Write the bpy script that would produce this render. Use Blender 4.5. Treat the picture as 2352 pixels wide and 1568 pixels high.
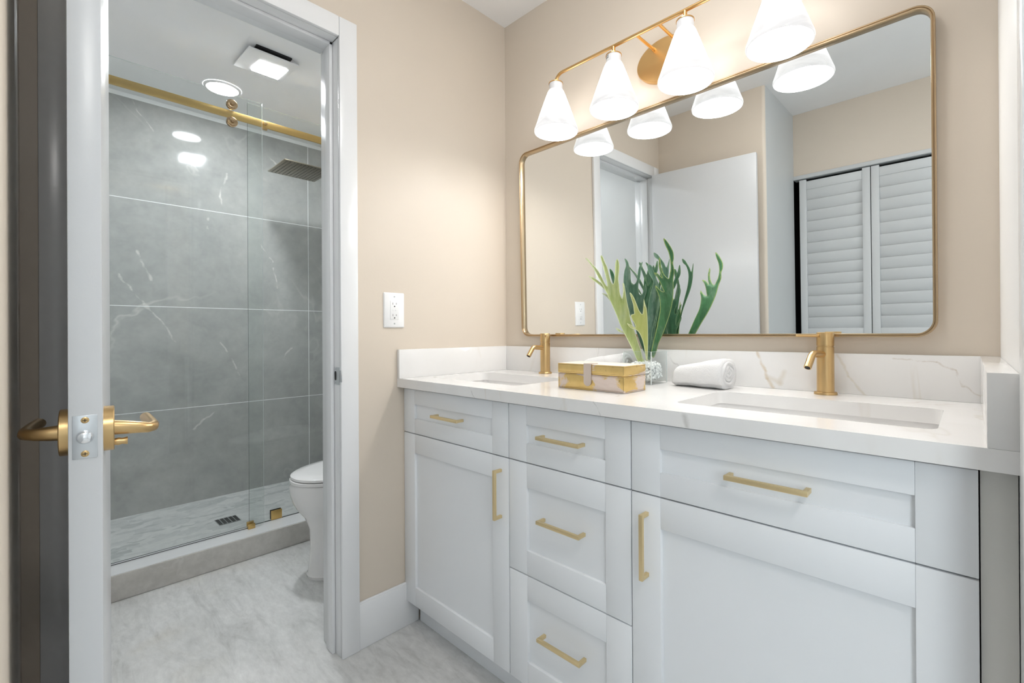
import bpy, bmesh, math, random
from mathutils import Vector, Matrix, noise
from mathutils.geometry import delaunay_2d_cdt
random.seed(7)
R = math.radians
scene = bpy.context.scene
for o in list(bpy.data.objects):
    bpy.data.objects.remove(o, do_unlink=True)
COL = scene.collection

# ------------------------------------------------------------------ camera
CAM = Vector((1.5215, -1.4158, 1.0605))
YAW, PIT, ROL, FPX = R(42.5417), R(0.0964), R(-0.3477), 1067.98
fw = Vector((-math.sin(YAW) * math.cos(PIT), math.cos(YAW) * math.cos(PIT), math.sin(PIT)))
rt = Vector((math.cos(YAW), math.sin(YAW), 0))
up = rt.cross(fw)
r2 = rt * math.cos(ROL) + up * math.sin(ROL)
u2 = -rt * math.sin(ROL) + up * math.cos(ROL)
cd = bpy.data.cameras.new('camera')
cam = bpy.data.objects.new('camera', cd)
COL.objects.link(cam)
M = Matrix.Identity(4)
for i in range(3):
    M[i][0], M[i][1], M[i][2], M[i][3] = r2[i], u2[i], -fw[i], CAM[i]
cam.matrix_world = M
cd.sensor_width = 36
cd.lens = FPX / 2352 * 36
cd.shift_x = -71.53 / 2352
cd.shift_y = -22.42 / 2352
cd.clip_start = 0.01
scene.camera = cam

# ------------------------------------------------------------------ world, exposure
scene.view_settings.view_transform = 'Standard'
scene.view_settings.look = 'None'
scene.view_settings.gamma = 1
scene.view_settings.use_curve_mapping = False
scene.view_settings.exposure = 1.12
W = bpy.data.worlds.new('daylight')
scene.world = W
W.use_nodes = True
W.node_tree.nodes['Background'].inputs[0].default_value = (0.80, 0.90, 1.0, 1)
W.node_tree.nodes['Background'].inputs[1].default_value = 1.5

H = 2.4193        # ceiling


def area(name, loc, rot, sx, sy, power, col):
    l = bpy.data.lights.new(name, 'AREA')
    l.shape = 'RECTANGLE'
    l.size, l.size_y, l.energy, l.color = sx, sy, power, col
    o = bpy.data.objects.new(name, l)
    o.location, o.rotation_euler = loc, rot
    COL.objects.link(o)
    return o


# added fill light, posing as daylight behind the invented window of the unseen bedroom (added_window_1 below)
area('added_window_fill', (3.05, -2.95, 1.45), (R(90), 0, 0), 1.2, 1.4, 18, (0.86, 0.93, 1.0))

# ------------------------------------------------------------------ materials


def mat(name, col=(.8, .8, .8), rough=.5, metal=0., spec=.5, **kw):
    m = bpy.data.materials.new(name)
    m.use_nodes = True
    b = m.node_tree.nodes['Principled BSDF']
    b.inputs['Base Color'].default_value = (*col, 1)
    b.inputs['Roughness'].default_value = rough
    b.inputs['Metallic'].default_value = metal
    b.inputs['Specular IOR Level'].default_value = spec
    for k, v in kw.items():
        b.inputs[k.replace('_', ' ')].default_value = v
    return m


class NT:
    """tiny node helper on a material"""
    def __init__(s, m):
        s.t = m.node_tree
        s.b = s.t.nodes.get('Principled BSDF')

    def n(s, typ, **kw):
        nd = s.t.nodes.new(typ)
        for k, v in kw.items():
            setattr(nd, k, v)
        return nd

    def link(s, a, b):
        s.t.links.new(a, b)

    def coord(s, scale=(1, 1, 1), rot=(0, 0, 0), loc=(0, 0, 0)):
        g = s.n('ShaderNodeNewGeometry')
        mp = s.n('ShaderNodeMapping')
        mp.inputs['Scale'].default_value = scale
        mp.inputs['Rotation'].default_value = rot
        mp.inputs['Location'].default_value = loc
        s.link(g.outputs['Position'], mp.inputs['Vector'])
        return mp.outputs[0]

    def noise(s, vec, scale, detail=4, rough=.55, dist=0.):
        nd = s.n('ShaderNodeTexNoise')
        nd.inputs['Scale'].default_value = scale
        nd.inputs['Detail'].default_value = detail
        nd.inputs['Roughness'].default_value = rough
        nd.inputs['Distortion'].default_value = dist
        s.link(vec, nd.inputs['Vector'])
        return nd.outputs['Fac']

    def ramp(s, fac, stops):
        nd = s.n('ShaderNodeValToRGB')
        e = nd.color_ramp.elements
        while len(e) < len(stops):
            e.new(0.5)
        for el, (p, c) in zip(e, stops):
            el.position = p
            el.color = (*c, 1) if len(c) == 3 else c
        s.link(fac, nd.inputs[0])
        return nd.outputs[0]

    def vein(s, vec, scale, width, dist=1.0, detail=3):
        """1 on thin meandering lines, 0 elsewhere"""
        f = s.noise(vec, scale, detail, .5, dist)
        a = s.n('ShaderNodeMath', operation='SUBTRACT')
        s.link(f, a.inputs[0])
        a.inputs[1].default_value = .5
        b = s.n('ShaderNodeMath', operation='ABSOLUTE')
        s.link(a.outputs[0], b.inputs[0])
        return s.ramp(b.outputs[0], [(0, (1, 1, 1)), (width, (0, 0, 0))])

    def warped(s, scale, amp):
        nz = s.n('ShaderNodeTexNoise')
        nz.inputs['Scale'].default_value = scale
        nz.inputs['Detail'].default_value = 4
        g = s.n('ShaderNodeNewGeometry')
        s.link(g.outputs['Position'], nz.inputs['Vector'])
        sub = s.n('ShaderNodeVectorMath', operation='MULTIPLY_ADD')
        s.link(nz.outputs['Color'], sub.inputs[0])
        sub.inputs[1].default_value = (amp,) * 3
        sub.inputs[2].default_value = (-amp / 2,) * 3
        wp = s.n('ShaderNodeVectorMath', operation='ADD')
        s.link(g.outputs['Position'], wp.inputs[0])
        s.link(sub.outputs[0], wp.inputs[1])
        return wp.outputs[0]

    def seg(s, wp, a, b, w0):
        """1 near the segment a-b, 0 beyond the distance w0"""
        a, b = Vector(a), Vector(b)
        d = b - a
        pa = s.n('ShaderNodeVectorMath', operation='SUBTRACT')
        s.link(wp, pa.inputs[0])
        pa.inputs[1].default_value = a
        dt = s.n('ShaderNodeVectorMath', operation='DOT_PRODUCT')
        s.link(pa.outputs[0], dt.inputs[0])
        dt.inputs[1].default_value = d / d.length_squared
        cl = s.n('ShaderNodeClamp')
        s.link(dt.outputs['Value'], cl.inputs[0])
        sc = s.n('ShaderNodeVectorMath', operation='SCALE')
        sc.inputs[0].default_value = d
        s.link(cl.outputs[0], sc.inputs['Scale'])
        df = s.n('ShaderNodeVectorMath', operation='DISTANCE')
        s.link(pa.outputs[0], df.inputs[0])
        s.link(sc.outputs[0], df.inputs[1])
        dv = s.n('ShaderNodeMath', operation='DIVIDE')
        s.link(df.outputs['Value'], dv.inputs[0])
        dv.inputs[1].default_value = w0
        return s.ramp(dv.outputs[0], [(.2, (1, 1, 1)), (1, (0, 0, 0))])

    def mix(s, fac, a, b, blend='MIX'):
        nd = s.n('ShaderNodeMix', data_type='RGBA', blend_type=blend)
        if isinstance(fac, (int, float)):
            nd.inputs[0].default_value = fac
        else:
            s.link(fac, nd.inputs[0])
        for i, v in ((6, a), (7, b)):
            if isinstance(v, tuple):
                nd.inputs[i].default_value = (*v, 1)
            else:
                s.link(v, nd.inputs[i])
        return nd.outputs[2]

    def mul(s, a, b):
        nd = s.n('ShaderNodeMath', operation='MULTIPLY')
        for i, v in enumerate((a, b)):
            if isinstance(v, (int, float)):
                nd.inputs[i].default_value = v
            else:
                s.link(v, nd.inputs[i])
        return nd.outputs[0]

    def bump(s, h, strength=.1, dist=.01):
        nd = s.n('ShaderNodeBump')
        nd.inputs['Strength'].default_value = strength
        nd.inputs['Distance'].default_value = dist
        s.link(h, nd.inputs['Height'])
        s.link(nd.outputs[0], s.b.inputs['Normal'])


def paint(name, col, rough, bs=.05, var=.03):
    m = mat(name, col, rough)
    k = NT(m)
    v = k.coord()
    f = k.noise(v, 3, 3)
    k.link(k.mix(f, tuple(c * (1 - var) for c in col), tuple(min(1, c * (1 + var)) for c in col)), k.b.inputs['Base Color'])
    k.bump(k.noise(v, 120, 3), bs, .002)
    return m


M_beige = paint('beige_wall_paint', (.69, .61, .515), .42, .08)
M_white_wall = paint('white_wall_paint', (.80, .80, .79), .4, .06)
M_ceil = paint('white_ceiling_paint', (.92, .92, .92), .7, .1)
M_grey_wall = paint('pale_grey_wall_face', (.58, .60, .60), .45, .06)
M_trim = paint('white_gloss_trim_paint', (.82, .83, .84), .22, .05, .02)
M_cab = paint('white_cabinet_lacquer', (.86, .88, .90), .34, .02, .01)
M_door = paint('white_door_paint', (.66, .675, .69), .28, .06, .02)
M_louver = paint('white_louver_paint', (.62, .64, .65), .45, .05, .02)
M_filler = paint('cream_filler_paint', (.73, .72, .68), .5, .15, .05)
M_dark = mat('dark_gap', (.02, .02, .02), .9)
M_por = mat('white_porcelain', (.84, .83, .82), .08)
M_plastic = mat('white_plastic', (.86, .86, .86), .3)
M_slot = mat('outlet_slot_black', (.02, .02, .02), .6)
M_steel = mat('brushed_steel', (.62, .64, .66), .3, 1.)
M_chrome = mat('chrome', (.85, .86, .88), .08, 1.)
M_mirror = mat('mirror_silver', (.90, .92, .92), 0.0, 1.)
M_mframe = mat('antique_brass_frame', (.50, .37, .23), .30, 1.)


def brushed(name, col, rough=.3):
    m = mat(name, col, rough, 1.)
    k = NT(m)
    v = k.coord((300, 300, 12))
    f = k.noise(v, 8, 3)
    k.link(k.ramp(f, [(.3, (rough - .03,) * 3), (.7, (rough + .03,) * 3)]), k.b.inputs['Roughness'])
    return m


M_gold = brushed('brushed_gold', (.60, .415, .20), .32)
M_goldlt = brushed('satin_gold_pull', (.82, .66, .38), .38)
M_goldlamp = brushed('aged_brass_lamp', (.74, .47, .20), .33)
M_goldrail = brushed('gold_rail', (.66, .45, .17), .32)
M_roller = mat('polished_bronze_roller', (.52, .37, .22), .2, 1.)
M_bronze = mat('dim_bronze_metal', (.33, .29, .22), .35, 1.)


def quartz():
    """white quartz: faint clouds, a few soft procedural veins, and individual veins as warped line segments (x, y, z)"""
    m = mat('white_quartz_with_gold_veins', (.83, .82, .80), .10)
    k = NT(m)
    v = k.coord((1, 1, 1), loc=(.37, .2, .1))
    c = k.ramp(k.noise(v, 4, 4, .6, .5), [(.3, (.80, .79, .775)), (.7, (.85, .845, .835))])
    mask = k.ramp(k.noise(k.coord(loc=(3.1, 1.7, .4)), 2.2, 2), [(.5, (0, 0, 0)), (.66, (1, 1, 1))])
    v1 = k.vein(k.coord((1.3, 1.3, .35), rot=(.2, .5, 0), loc=(5.2, 2, 1)), 2.2, .012, .8, 4)
    c = k.mix(k.mul(k.mul(v1, mask), .40), c, (.62, .54, .42))
    wp = k.warped(38, .016)
    B, E_ = -.0141, -.5376
    veins = [((.60, .48, .32), .55, .0062, [(1.071, B, 1.0), (1.091, B, .949), (1.097, B, .925), (1.112, B, .898)]),
             ((.66, .60, .50), .45, .0110, [(1.097, B, .93), (1.130, B, .915), (1.140, B, .945)]),
             ((.66, .60, .48), .42, .0042, [(1.268, B, 1.0), (1.294, B, .943), (1.330, B, .898)]),
             ((.55, .48, .40), .42, .0026, [(1.385, B, .993), (1.464, B, .986), (1.497, B, .970), (1.510, B, .936), (1.540, B, .910)]),
             ((.55, .54, .52), .50, .0030, [(.790, B, .985), (.812, B, .958), (.850, B, .935)]),
             ((.60, .59, .57), .45, .0030, [(.512, B, 1.0), (.504, B, .930)]),
             ((.50, .49, .47), .55, .0024, [(.410, E_, .899), (.424, E_, .884), (.440, E_, .868)]),
             ((.50, .49, .47), .60, .0024, [(.872, E_, .899), (.884, E_, .886), (.894, E_, .868)]),
             ((.46, .45, .42), .55, .0085, [(1.098, E_, .890), (1.104, E_, .872)]),
             ((.68, .63, .54), .55, .0060, [(1.306, -.19, .899), (1.318, -.28, .899), (1.325, -.36, .899)]),
             ((.70, .66, .58), .45, .0040, [(.33, -.10, .899), (.345, -.16, .899)])]
    for col, st, w0, pts in veins:
        for a, b in zip(pts[:-1], pts[1:]):
            c = k.mix(k.mul(k.seg(wp, a, b, w0), st), c, col)
    k.link(c, k.b.inputs['Base Color'])
    return m


M_quartz = quartz()


TILE_VEINS = [[(-1.96, -1.118, 1.416), (-1.96, -1.056, 1.316), (-1.96, -1.001, 1.232), (-1.96, -0.919, 1.146), (-1.96, -0.863, 1.005), (-1.96, -0.797, 0.925)], [(-1.96, -1.056, 2.403), (-1.96, -1.012, 2.32), (-1.96, -0.959, 2.243)], [(-1.96, -0.619, 1.013), (-1.96, -0.577, 0.915), (-1.96, -0.534, 0.795)], [(-1.96, -1.056, 1.574), (-1.96, -0.971, 1.384)], [(-1.96, -0.345, 2.26), (-1.96, -0.25, 2.18)], [(-1.96, -0.4, 1.663), (-1.96, -0.335, 1.554), (-1.96, -0.295, 1.379)], [(-1.96, -0.803, 0.452), (-1.96, -0.716, 0.545), (-1.96, -0.602, 0.612)], [(-1.96, -0.27, 0.872), (-1.96, -0.22, 0.96)], [(-1.96, -0.595, 2.08), (-1.96, -0.624, 1.935), (-1.96, -0.615, 1.882)], [(-1.96, -0.689, 1.786), (-1.96, -0.711, 1.674)]]


def tile_mat(name, lo, hi, vein, rough, rot=(0, 0, 0), scale=1., veins=()):
    m = mat(name, lo, rough)
    k = NT(m)
    v = k.coord((scale, scale, scale), rot)
    base = k.ramp(k.noise(v, 1.6, 6, .62, .8), [(.3, lo), (.7, hi)])
    fine = k.ramp(k.noise(v, 14, 5, .65), [(.35, (.9, .9, .9)), (.7, (1.06, 1.06, 1.06))])
    base = k.mix(1.0, base, fine, 'MULTIPLY')
    v1 = k.vein(k.coord((scale, scale * .8, scale * .8), (.6, .3, .2), (2, 4.4, 1)), 1.3, .007, .4, 5)
    msk = k.ramp(k.noise(k.coord(loc=(4, 1, 3)), 1.7, 2), [(.45, (0, 0, 0)), (.62, (1, 1, 1))])
    c = k.mix(k.mul(k.mul(v1, msk), .4), base, vein)
    if veins:
        wp = k.warped(9, .07)
        for l in veins:
            for a, b in zip(l[:-1], l[1:]):
                c = k.mix(k.mul(k.seg(wp, a, b, .0075), .55), c, vein)
    k.link(c, k.b.inputs['Base Color'])
    k.link(k.ramp(k.noise(v, 9, 4), [(.3, (rough * .8,) * 3), (.7, (rough * 1.25,) * 3)]), k.b.inputs['Roughness'])
    return m


M_tile = tile_mat('grey_marble_wall_tile', (.34, .345, .335), (.49, .485, .465), (.78, .76, .72), .07, veins=TILE_VEINS)
M_grout = mat('pale_grout', (.90, .91, .91), .8)
M_curb = tile_mat('beige_stone_curb', (.50, .48, .445), (.62, .60, .565), (.7, .68, .65), .4, scale=2)


def floor_mat():
    m = mat('grey_stone_floor', (.6, .6, .6), .33)
    k = NT(m)
    v = k.coord((1, 2.2, 1), (0, 0, .5))
    a = k.ramp(k.noise(v, 1.3, 8, .62, .7), [(.25, (.56, .56, .545)), (.5, (.70, .70, .69)), (.75, (.80, .80, .795))])
    f = k.ramp(k.noise(v, 24, 6, .7), [(.3, (.88, .88, .88)), (.7, (1.06, 1.06, 1.06))])
    c = k.mix(1.0, a, f, 'MULTIPLY')
    vn = k.vein(k.coord((1, 2.4, 1), (0, 0, .7), (3, 1, 0)), 1.6, .010, 1.2, 7)
    c = k.mix(k.mul(vn, .13), c, (.42, .40, .36))
    st = k.ramp(k.noise(k.coord((1, 1, 1), loc=(.3, 5, 0)), 2.4, 3), [(.6, (0, 0, 0)), (.75, (1, 1, 1))])
    c = k.mix(k.mul(st, .35), c, (.52, .46, .36))
    sk = k.ramp(k.noise(k.coord((1, 4.5, 1), (0, 0, -.45), (1, 2, 0)), 3.2, 9, .68, 1.5), [(.30, (.80, .80, .795)), (.5, (1., 1., 1.)), (.72, (1.10, 1.10, 1.10))])
    c = k.mix(1.0, c, sk, 'MULTIPLY')
    k.link(c, k.b.inputs['Base Color'])
    k.bump(k.noise(v, 14, 8, .7), .12, .004)
    return m


M_floor = floor_mat()


def mosaic():
    m = mat('leaf_mosaic_shower_floor', (.7, .7, .7), .3)
    k = NT(m)
    nv = k.coord((1, 1, 1))
    nz = k.n('ShaderNodeTexNoise')
    nz.inputs['Scale'].default_value = 7
    k.link(nv, nz.inputs['Vector'])
    mixv = k.n('ShaderNodeMix', data_type='RGBA', blend_type='LINEAR_LIGHT')
    mixv.inputs[0].default_value = .06
    k.link(k.coord((1, .28, 1), (0, 0, .35)), mixv.inputs[6])
    k.link(nz.outputs['Color'], mixv.inputs[7])
    vo = k.n('ShaderNodeTexVoronoi')
    vo.inputs['Scale'].default_value = 24
    k.link(mixv.outputs[2], vo.inputs['Vector'])
    sep = k.n('ShaderNodeSeparateColor')
    k.link(vo.outputs['Color'], sep.inputs[0])
    c = k.ramp(sep.outputs[0], [(0, (.50, .52, .52)), (.35, (.60, .61, .61)), (.6, (.72, .72, .72)), (1, (.80, .80, .79))])
    ve = k.n('ShaderNodeTexVoronoi', feature='DISTANCE_TO_EDGE')
    ve.inputs['Scale'].default_value = 24
    k.link(mixv.outputs[2], ve.inputs['Vector'])
    e = k.ramp(ve.outputs['Distance'], [(0, (1, 1, 1)), (.03, (0, 0, 0))])
    c = k.mix(e, c, (.76, .77, .77))
    c = k.mix(.25, c, k.ramp(k.noise(nv, 30, 4), [(.3, (.4, .42, .42)), (.7, (.8, .8, .8))]))
    k.link(c, k.b.inputs['Base Color'])
    return m


M_mosaic = mosaic()


def glass(name, tint, refl=.035):
    m = bpy.data.materials.new(name)
    m.use_nodes = True
    t = m.node_tree
    t.nodes.clear()
    out = t.nodes.new('ShaderNodeOutputMaterial')
    tr = t.nodes.new('ShaderNodeBsdfTransparent')
    tr.inputs[0].default_value = (*tint, 1)
    gl = t.nodes.new('ShaderNodeBsdfGlossy')
    gl.inputs['Roughness'].default_value = 0.0
    lw = t.nodes.new('ShaderNodeLayerWeight')
    lw.inputs[0].default_value = .5
    pw = t.nodes.new('ShaderNodeMath')
    pw.operation = 'POWER'
    t.links.new(lw.outputs['Facing'], pw.inputs[0])
    pw.inputs[1].default_value = 5
    fr = t.nodes.new('ShaderNodeMath')
    fr.operation = 'MULTIPLY_ADD'
    t.links.new(pw.outputs[0], fr.inputs[0])
    fr.inputs[1].default_value = .9
    fr.inputs[2].default_value = refl
    mx = t.nodes.new('ShaderNodeMixShader')
    t.links.new(fr.outputs[0], mx.inputs[0])
    t.links.new(tr.outputs[0], mx.inputs[1])
    t.links.new(gl.outputs[0], mx.inputs[2])
    t.links.new(mx.outputs[0], out.inputs[0])
    return m


M_glass = glass('clear_shower_glass', (.975, .99, .985))
M_vglass = glass('clear_vase_glass', (.96, .975, .975))
M_gedge = mat('green_glass_edge', (.10, .17, .155), .12, 0, .5, Alpha=.85)
M_gedge2 = mat('bright_glass_edge', (.80, .86, .86), .1, 0, .5, Alpha=.75)
M_rock = mat('clear_crystal_gravel', (.88, .89, .88), .12, 0, .6)


def emis(name, col, s):
    m = mat(name, (.8, .8, .8), .4)
    b = m.node_tree.nodes['Principled BSDF']
    b.inputs['Emission Color'].default_value = (*col, 1)
    b.inputs['Emission Strength'].default_value = s
    return m


def shade_mat():
    """alabaster glass lit from inside: the bulb sits in the upper half, the rim is dimmer and marbled"""
    m = mat('lit_alabaster_glass_shade', (.8, .8, .8), .3)
    k = NT(m)
    marb = k.ramp(k.noise(k.coord((1, 1, 2.2), (.2, .5, 0)), 11, 4, .6, 1.2), [(.35, (.84, .83, .83)), (.6, (1., .99, .985))])
    sx = k.n('ShaderNodeSeparateXYZ')
    k.link(k.coord(loc=(0, 0, -1.79)), sx.inputs[0])
    z = k.mul(sx.outputs[2], 1 / .15)
    bulb = k.ramp(z, [(0, (.36, .36, .36)), (.22, (.40, .40, .40)), (.42, (1.6, 1.6, 1.6)), (.72, (2.4, 2.4, 2.4)), (.93, (.9, .9, .9)), (1, (.5, .5, .5))])
    k.b.inputs['Base Color'].default_value = (.10, .10, .10, 1)
    k.link(k.mix(1.0, marb, bulb, 'MULTIPLY'), k.b.inputs['Emission Color'])
    k.b.inputs['Emission Strength'].default_value = SHADE_E
    return m


SHADE_E, DISC_E = 1.1, 13.
M_shade = shade_mat()
M_disc = emis('lit_lamp_diffuser', (1, .975, .95), DISC_E)
M_collar = mat('white_lamp_collar', (.80, .80, .82), .4)
M_led = emis('lit_led_panel', (.93, .97, 1.), 120.)
M_led2 = emis('lit_downlight_lens', (.93, .97, 1.), 30.)


def hide_mat(name, bias, seed):
    m = mat(name, (.5, .45, .4), .35)
    k = NT(m)
    v = k.coord((9, 9, 14), (0, .5, 0), (seed, 0, 0))
    f = k.noise(v, 1.3, 5, .6, .6)
    msk = k.ramp(f, [(bias - .02, (0, 0, 0)), (bias + .02, (1, 1, 1))])
    sp = k.ramp(k.noise(k.coord((60, 60, 60), loc=(seed, 1, 0)), 1.4, 4, .7), [(.64, (0, 0, 0)), (.68, (1, 1, 1))])
    g = k.mix(k.noise(k.coord((30, 30, 30)), 1, 4), (.62, .42, .14), (.80, .60, .26))
    g = k.mix(k.mul(sp, .7), g, (.32, .2, .07))
    h = k.mix(k.noise(k.coord((40, 40, 160)), 1, 4), (.60, .48, .42), (.70, .60, .53))
    k.link(k.mix(msk, h, g), k.b.inputs['Base Color'])
    k.link(k.mul(msk, .75), k.b.inputs['Metallic'])
    return m


M_hide = hide_mat('gold_foiled_hide', .50, 5.3)
M_hidelid = hide_mat('gold_foiled_hide_lid', .40, 2.3)
M_strap = paint('pale_hide_strap', (.52, .44, .38), .6, .5, .15)
M_lidtop = paint('cream_hide_top', (.80, .70, .62), .4, .2, .06)
M_stitch = mat('brown_stitching', (.22, .12, .04), .8)


def towel_mat():
    m = mat('white_terry_cloth', (.86, .86, .86), .95, 0, .1)
    k = NT(m)
    v = k.coord()
    k.bump(k.noise(v, 420, 3, .7), .9, .004)
    return m


M_towel = towel_mat()


def leaf_mat(name, c0, c1, margin, streak=.35):
    m = mat(name, c0, .42, 0, .35)
    k = NT(m)
    v = k.coord((60, 60, 9))
    f = k.noise(v, 1.4, 4, .6)
    c = k.ramp(f, [(.3, c0), (.7, c1)])
    w = k.ramp(k.noise(k.coord((22, 22, 10), loc=(3, 0, 0)), 1.5, 4), [(.5, (0, 0, 0)), (.75, (1, 1, 1))])
    c = k.mix(k.mul(w, streak), c, (.42, .50, .44))
    at = k.n('ShaderNodeAttribute', attribute_name='margin')
    mr = k.ramp(at.outputs['Fac'], [(0, (1, 1, 1)), (.35, (.9, .9, .9)), (.5, (0, 0, 0))])
    c = k.mix(mr, c, margin)
    k.link(c, k.b.inputs['Base Color'])
    return m


M_leaf_dark = leaf_mat('dark_green_leaf', (.030, .105, .040), (.060, .190, .075), (.25, .34, .11), .25)
M_leaf_deep = leaf_mat('deep_green_leaf', (.028, .095, .045), (.060, .175, .085), (.11, .22, .10), .3)
M_leaf_grey = leaf_mat('grey_green_leaf', (.045, .115, .070), (.110, .210, .140), (.15, .25, .16), .45)
M_leaf_pale = leaf_mat('pale_green_leaf_underside', (.30, .38, .12), (.47, .53, .24), (.60, .66, .40), .3)
M_leaf_olive = leaf_mat('olive_green_leaf_underside', (.33, .38, .10), (.45, .48, .17), (.58, .62, .34), .1)

# ------------------------------------------------------------------ geometry helpers


class MB:
    def __init__(s):
        s.bm = bmesh.new()
        s.mats = []

    def mi(s, m):
        if m not in s.mats:
            s.mats.append(m)
        return s.mats.index(m)

    def _take(s, tmp, m, mtx=None):
        me = bpy.data.meshes.new('t')
        if mtx is not None:
            bmesh.ops.transform(tmp, matrix=mtx, verts=tmp.verts)
        tmp.to_mesh(me)
        tmp.free()
        n0 = len(s.bm.faces)
        s.bm.from_mesh(me)
        s.bm.faces.ensure_lookup_table()
        if m is not None:
            i = s.mi(m)
            for f in s.bm.faces[n0:]:
                f.material_index = i
        bpy.data.meshes.remove(me)

    def box(s, a, b, m=None, bev=0., seg=2, mtx=None):
        t = bmesh.new()
        bmesh.ops.create_cube(t, size=1)
        sz = [abs(b[i] - a[i]) for i in range(3)]
        c = [(a[i] + b[i]) / 2 for i in range(3)]
        for v in t.verts:
            v.co = Vector([v.co[i] * sz[i] + c[i] for i in range(3)])
        if bev > 0:
            bmesh.ops.bevel(t, geom=t.edges[:], offset=min(bev, min(sz) * .49), segments=seg, affect='EDGES', profile=.5)
        s._take(t, m, mtx)
        return s

    def lathe(s, prof, axis_o, m=None, seg=40, mtx=None, ax='z', caps=True):
        """prof: (r, h) list, revolved around an axis through axis_o"""
        t = bmesh.new()
        rings = []
        for r, h in prof:
            ring = []
            for k in range(seg):
                a = 2 * math.pi * k / seg
                p = (r * math.cos(a), r * math.sin(a), h)
                if ax == 'y':
                    p = (p[0], p[2], p[1])
                elif ax == 'x':
                    p = (p[2], p[0], p[1])
                ring.append(t.verts.new(Vector(p) + Vector(axis_o)))
            rings.append(ring)
        for i in range(len(rings) - 1):
            for k in range(seg):
                t.faces.new((rings[i][k], rings[i][(k + 1) % seg], rings[i + 1][(k + 1) % seg], rings[i + 1][k]))
        if caps:
            t.faces.new(rings[0][::-1])
            t.faces.new(rings[-1])
        bmesh.ops.recalc_face_normals(t, faces=t.faces[:])
        s._take(t, m, mtx)
        return s

    def tube(s, pts, r, m=None, seg=16, mtx=None, caps=True):
        pts = [Vector(p) for p in pts]
        rs = r if isinstance(r, (list, tuple)) else [r] * len(pts)
        t = bmesh.new()
        rings = []
        d0 = (pts[1] - pts[0]).normalized()
        x = d0.orthogonal().normalized()
        for i, p in enumerate(pts):
            if i == 0:
                d = d0
            elif i == len(pts) - 1:
                d = (pts[i] - pts[i - 1]).normalized()
            else:
                d = ((pts[i] - pts[i - 1]).normalized() + (pts[i + 1] - pts[i]).normalized()).normalized()
            x = (x - d * x.dot(d)).normalized()
            y = d.cross(x)
            rings.append([t.verts.new(p + (x * math.cos(2 * math.pi * k / seg) + y * math.sin(2 * math.pi * k / seg)) * rs[i]) for k in range(seg)])
        for i in range(len(rings) - 1):
            for k in range(seg):
                t.faces.new((rings[i][k], rings[i][(k + 1) % seg], rings[i + 1][(k + 1) % seg], rings[i + 1][k]))
        if caps:
            t.faces.new(rings[0][::-1])
            t.faces.new(rings[-1])
        bmesh.ops.recalc_face_normals(t, faces=t.faces[:])
        s._take(t, m, mtx)
        return s

    def loft(s, rings, m=None, mtx=None, caps=True, closed=True):
        t = bmesh.new()
        vr = [[t.verts.new(Vector(p)) for p in ring] for ring in rings]
        n = len(vr[0])
        for i in range(len(vr) - 1):
            for k in range(n if closed else n - 1):
                t.faces.new((vr[i][k], vr[i][(k + 1) % n], vr[i + 1][(k + 1) % n], vr[i + 1][k]))
        if caps:
            t.faces.new(vr[0][::-1])
            t.faces.new(vr[-1])
        bmesh.ops.recalc_face_normals(t, faces=t.faces[:])
        s._take(t, m, mtx)
        return s

    def build(s, name, m=None, parent=None, smooth=38, loc=None):
        me = bpy.data.meshes.new(name)
        off = Vector((0, 0, 0))
        if parent is not None and not parent.get('_local'):
            off = Vector(parent.get('_off', (0, 0, 0)))
        if loc is not None:
            off = Vector(loc)
        if off.length:
            bmesh.ops.translate(s.bm, verts=s.bm.verts, vec=-off)
        s.bm.to_mesh(me)
        s.bm.free()
        for mm in (s.mats or [m]):
            me.materials.append(mm)
        o = bpy.data.objects.new(name, me)
        COL.objects.link(o)
        if smooth and len(me.polygons):
            me.polygons.foreach_set('use_smooth', [True] * len(me.polygons))
            me.set_sharp_from_angle(angle=R(smooth))
        if parent is not None:
            o.parent = parent
        if loc is not None:
            o.location = loc
        return o


OFF = {}


def thing(name, label, cat, loc=(0, 0, 0), rotz=0., group=None, local=False):
    """an Empty at the thing's base; parts are given in world coordinates unless local"""
    o = bpy.data.objects.new(name, None)
    COL.objects.link(o)
    o.empty_display_size = .05
    o.location = loc
    o.rotation_euler = (0, 0, rotz)
    o['label'] = label
    o['category'] = cat
    if group:
        o['group'] = group
    o['_off'] = tuple(loc) if not local else (0, 0, 0)
    return o


def tag(o, label, cat, group=None):
    o['label'] = label
    o['category'] = cat
    if group:
        o['group'] = group
    return o


def struct(mb, name, m=None, smooth=38):
    o = mb.build(name, m, smooth=smooth)
    o['kind'] = 'structure'
    return o


def part(mb, name, m, parent, label=None, smooth=38):
    off = Vector(parent.get('_off', (0, 0, 0)))
    bmesh.ops.translate(mb.bm, verts=mb.bm.verts, vec=-off)
    o = mb.build(name, m, smooth=smooth)
    o.parent = parent
    o['_off'] = tuple(off)
    if label:
        o['label'] = label
    return o


# ------------------------------------------------------------------ dimensions
CT, CB, BS = .8987, .8674, 1.0023      # counter top, counter underside, splash top
D, F = .5376, .5115                    # counter depth, cabinet front
XR = 1.5705                            # right wall
C0, C1, C2, C3 = .002, .5563, .9575, 1.5293
ZB, ZG1, ZG2, FZ = .0943, .7045, .3973, .8605
YB, X1, YC = -1.4400, .6700, -2.0125   # closet block
JD = -.122
CO, CI, CZO, CZI = -.687, -.7463, 2.0948, 2.0304
CI2, CO2 = -1.3530, -1.4127
BX, BY0, BY1 = -1.96, -1.44, .10       # bathroom: tile wall x, side walls y

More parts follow.
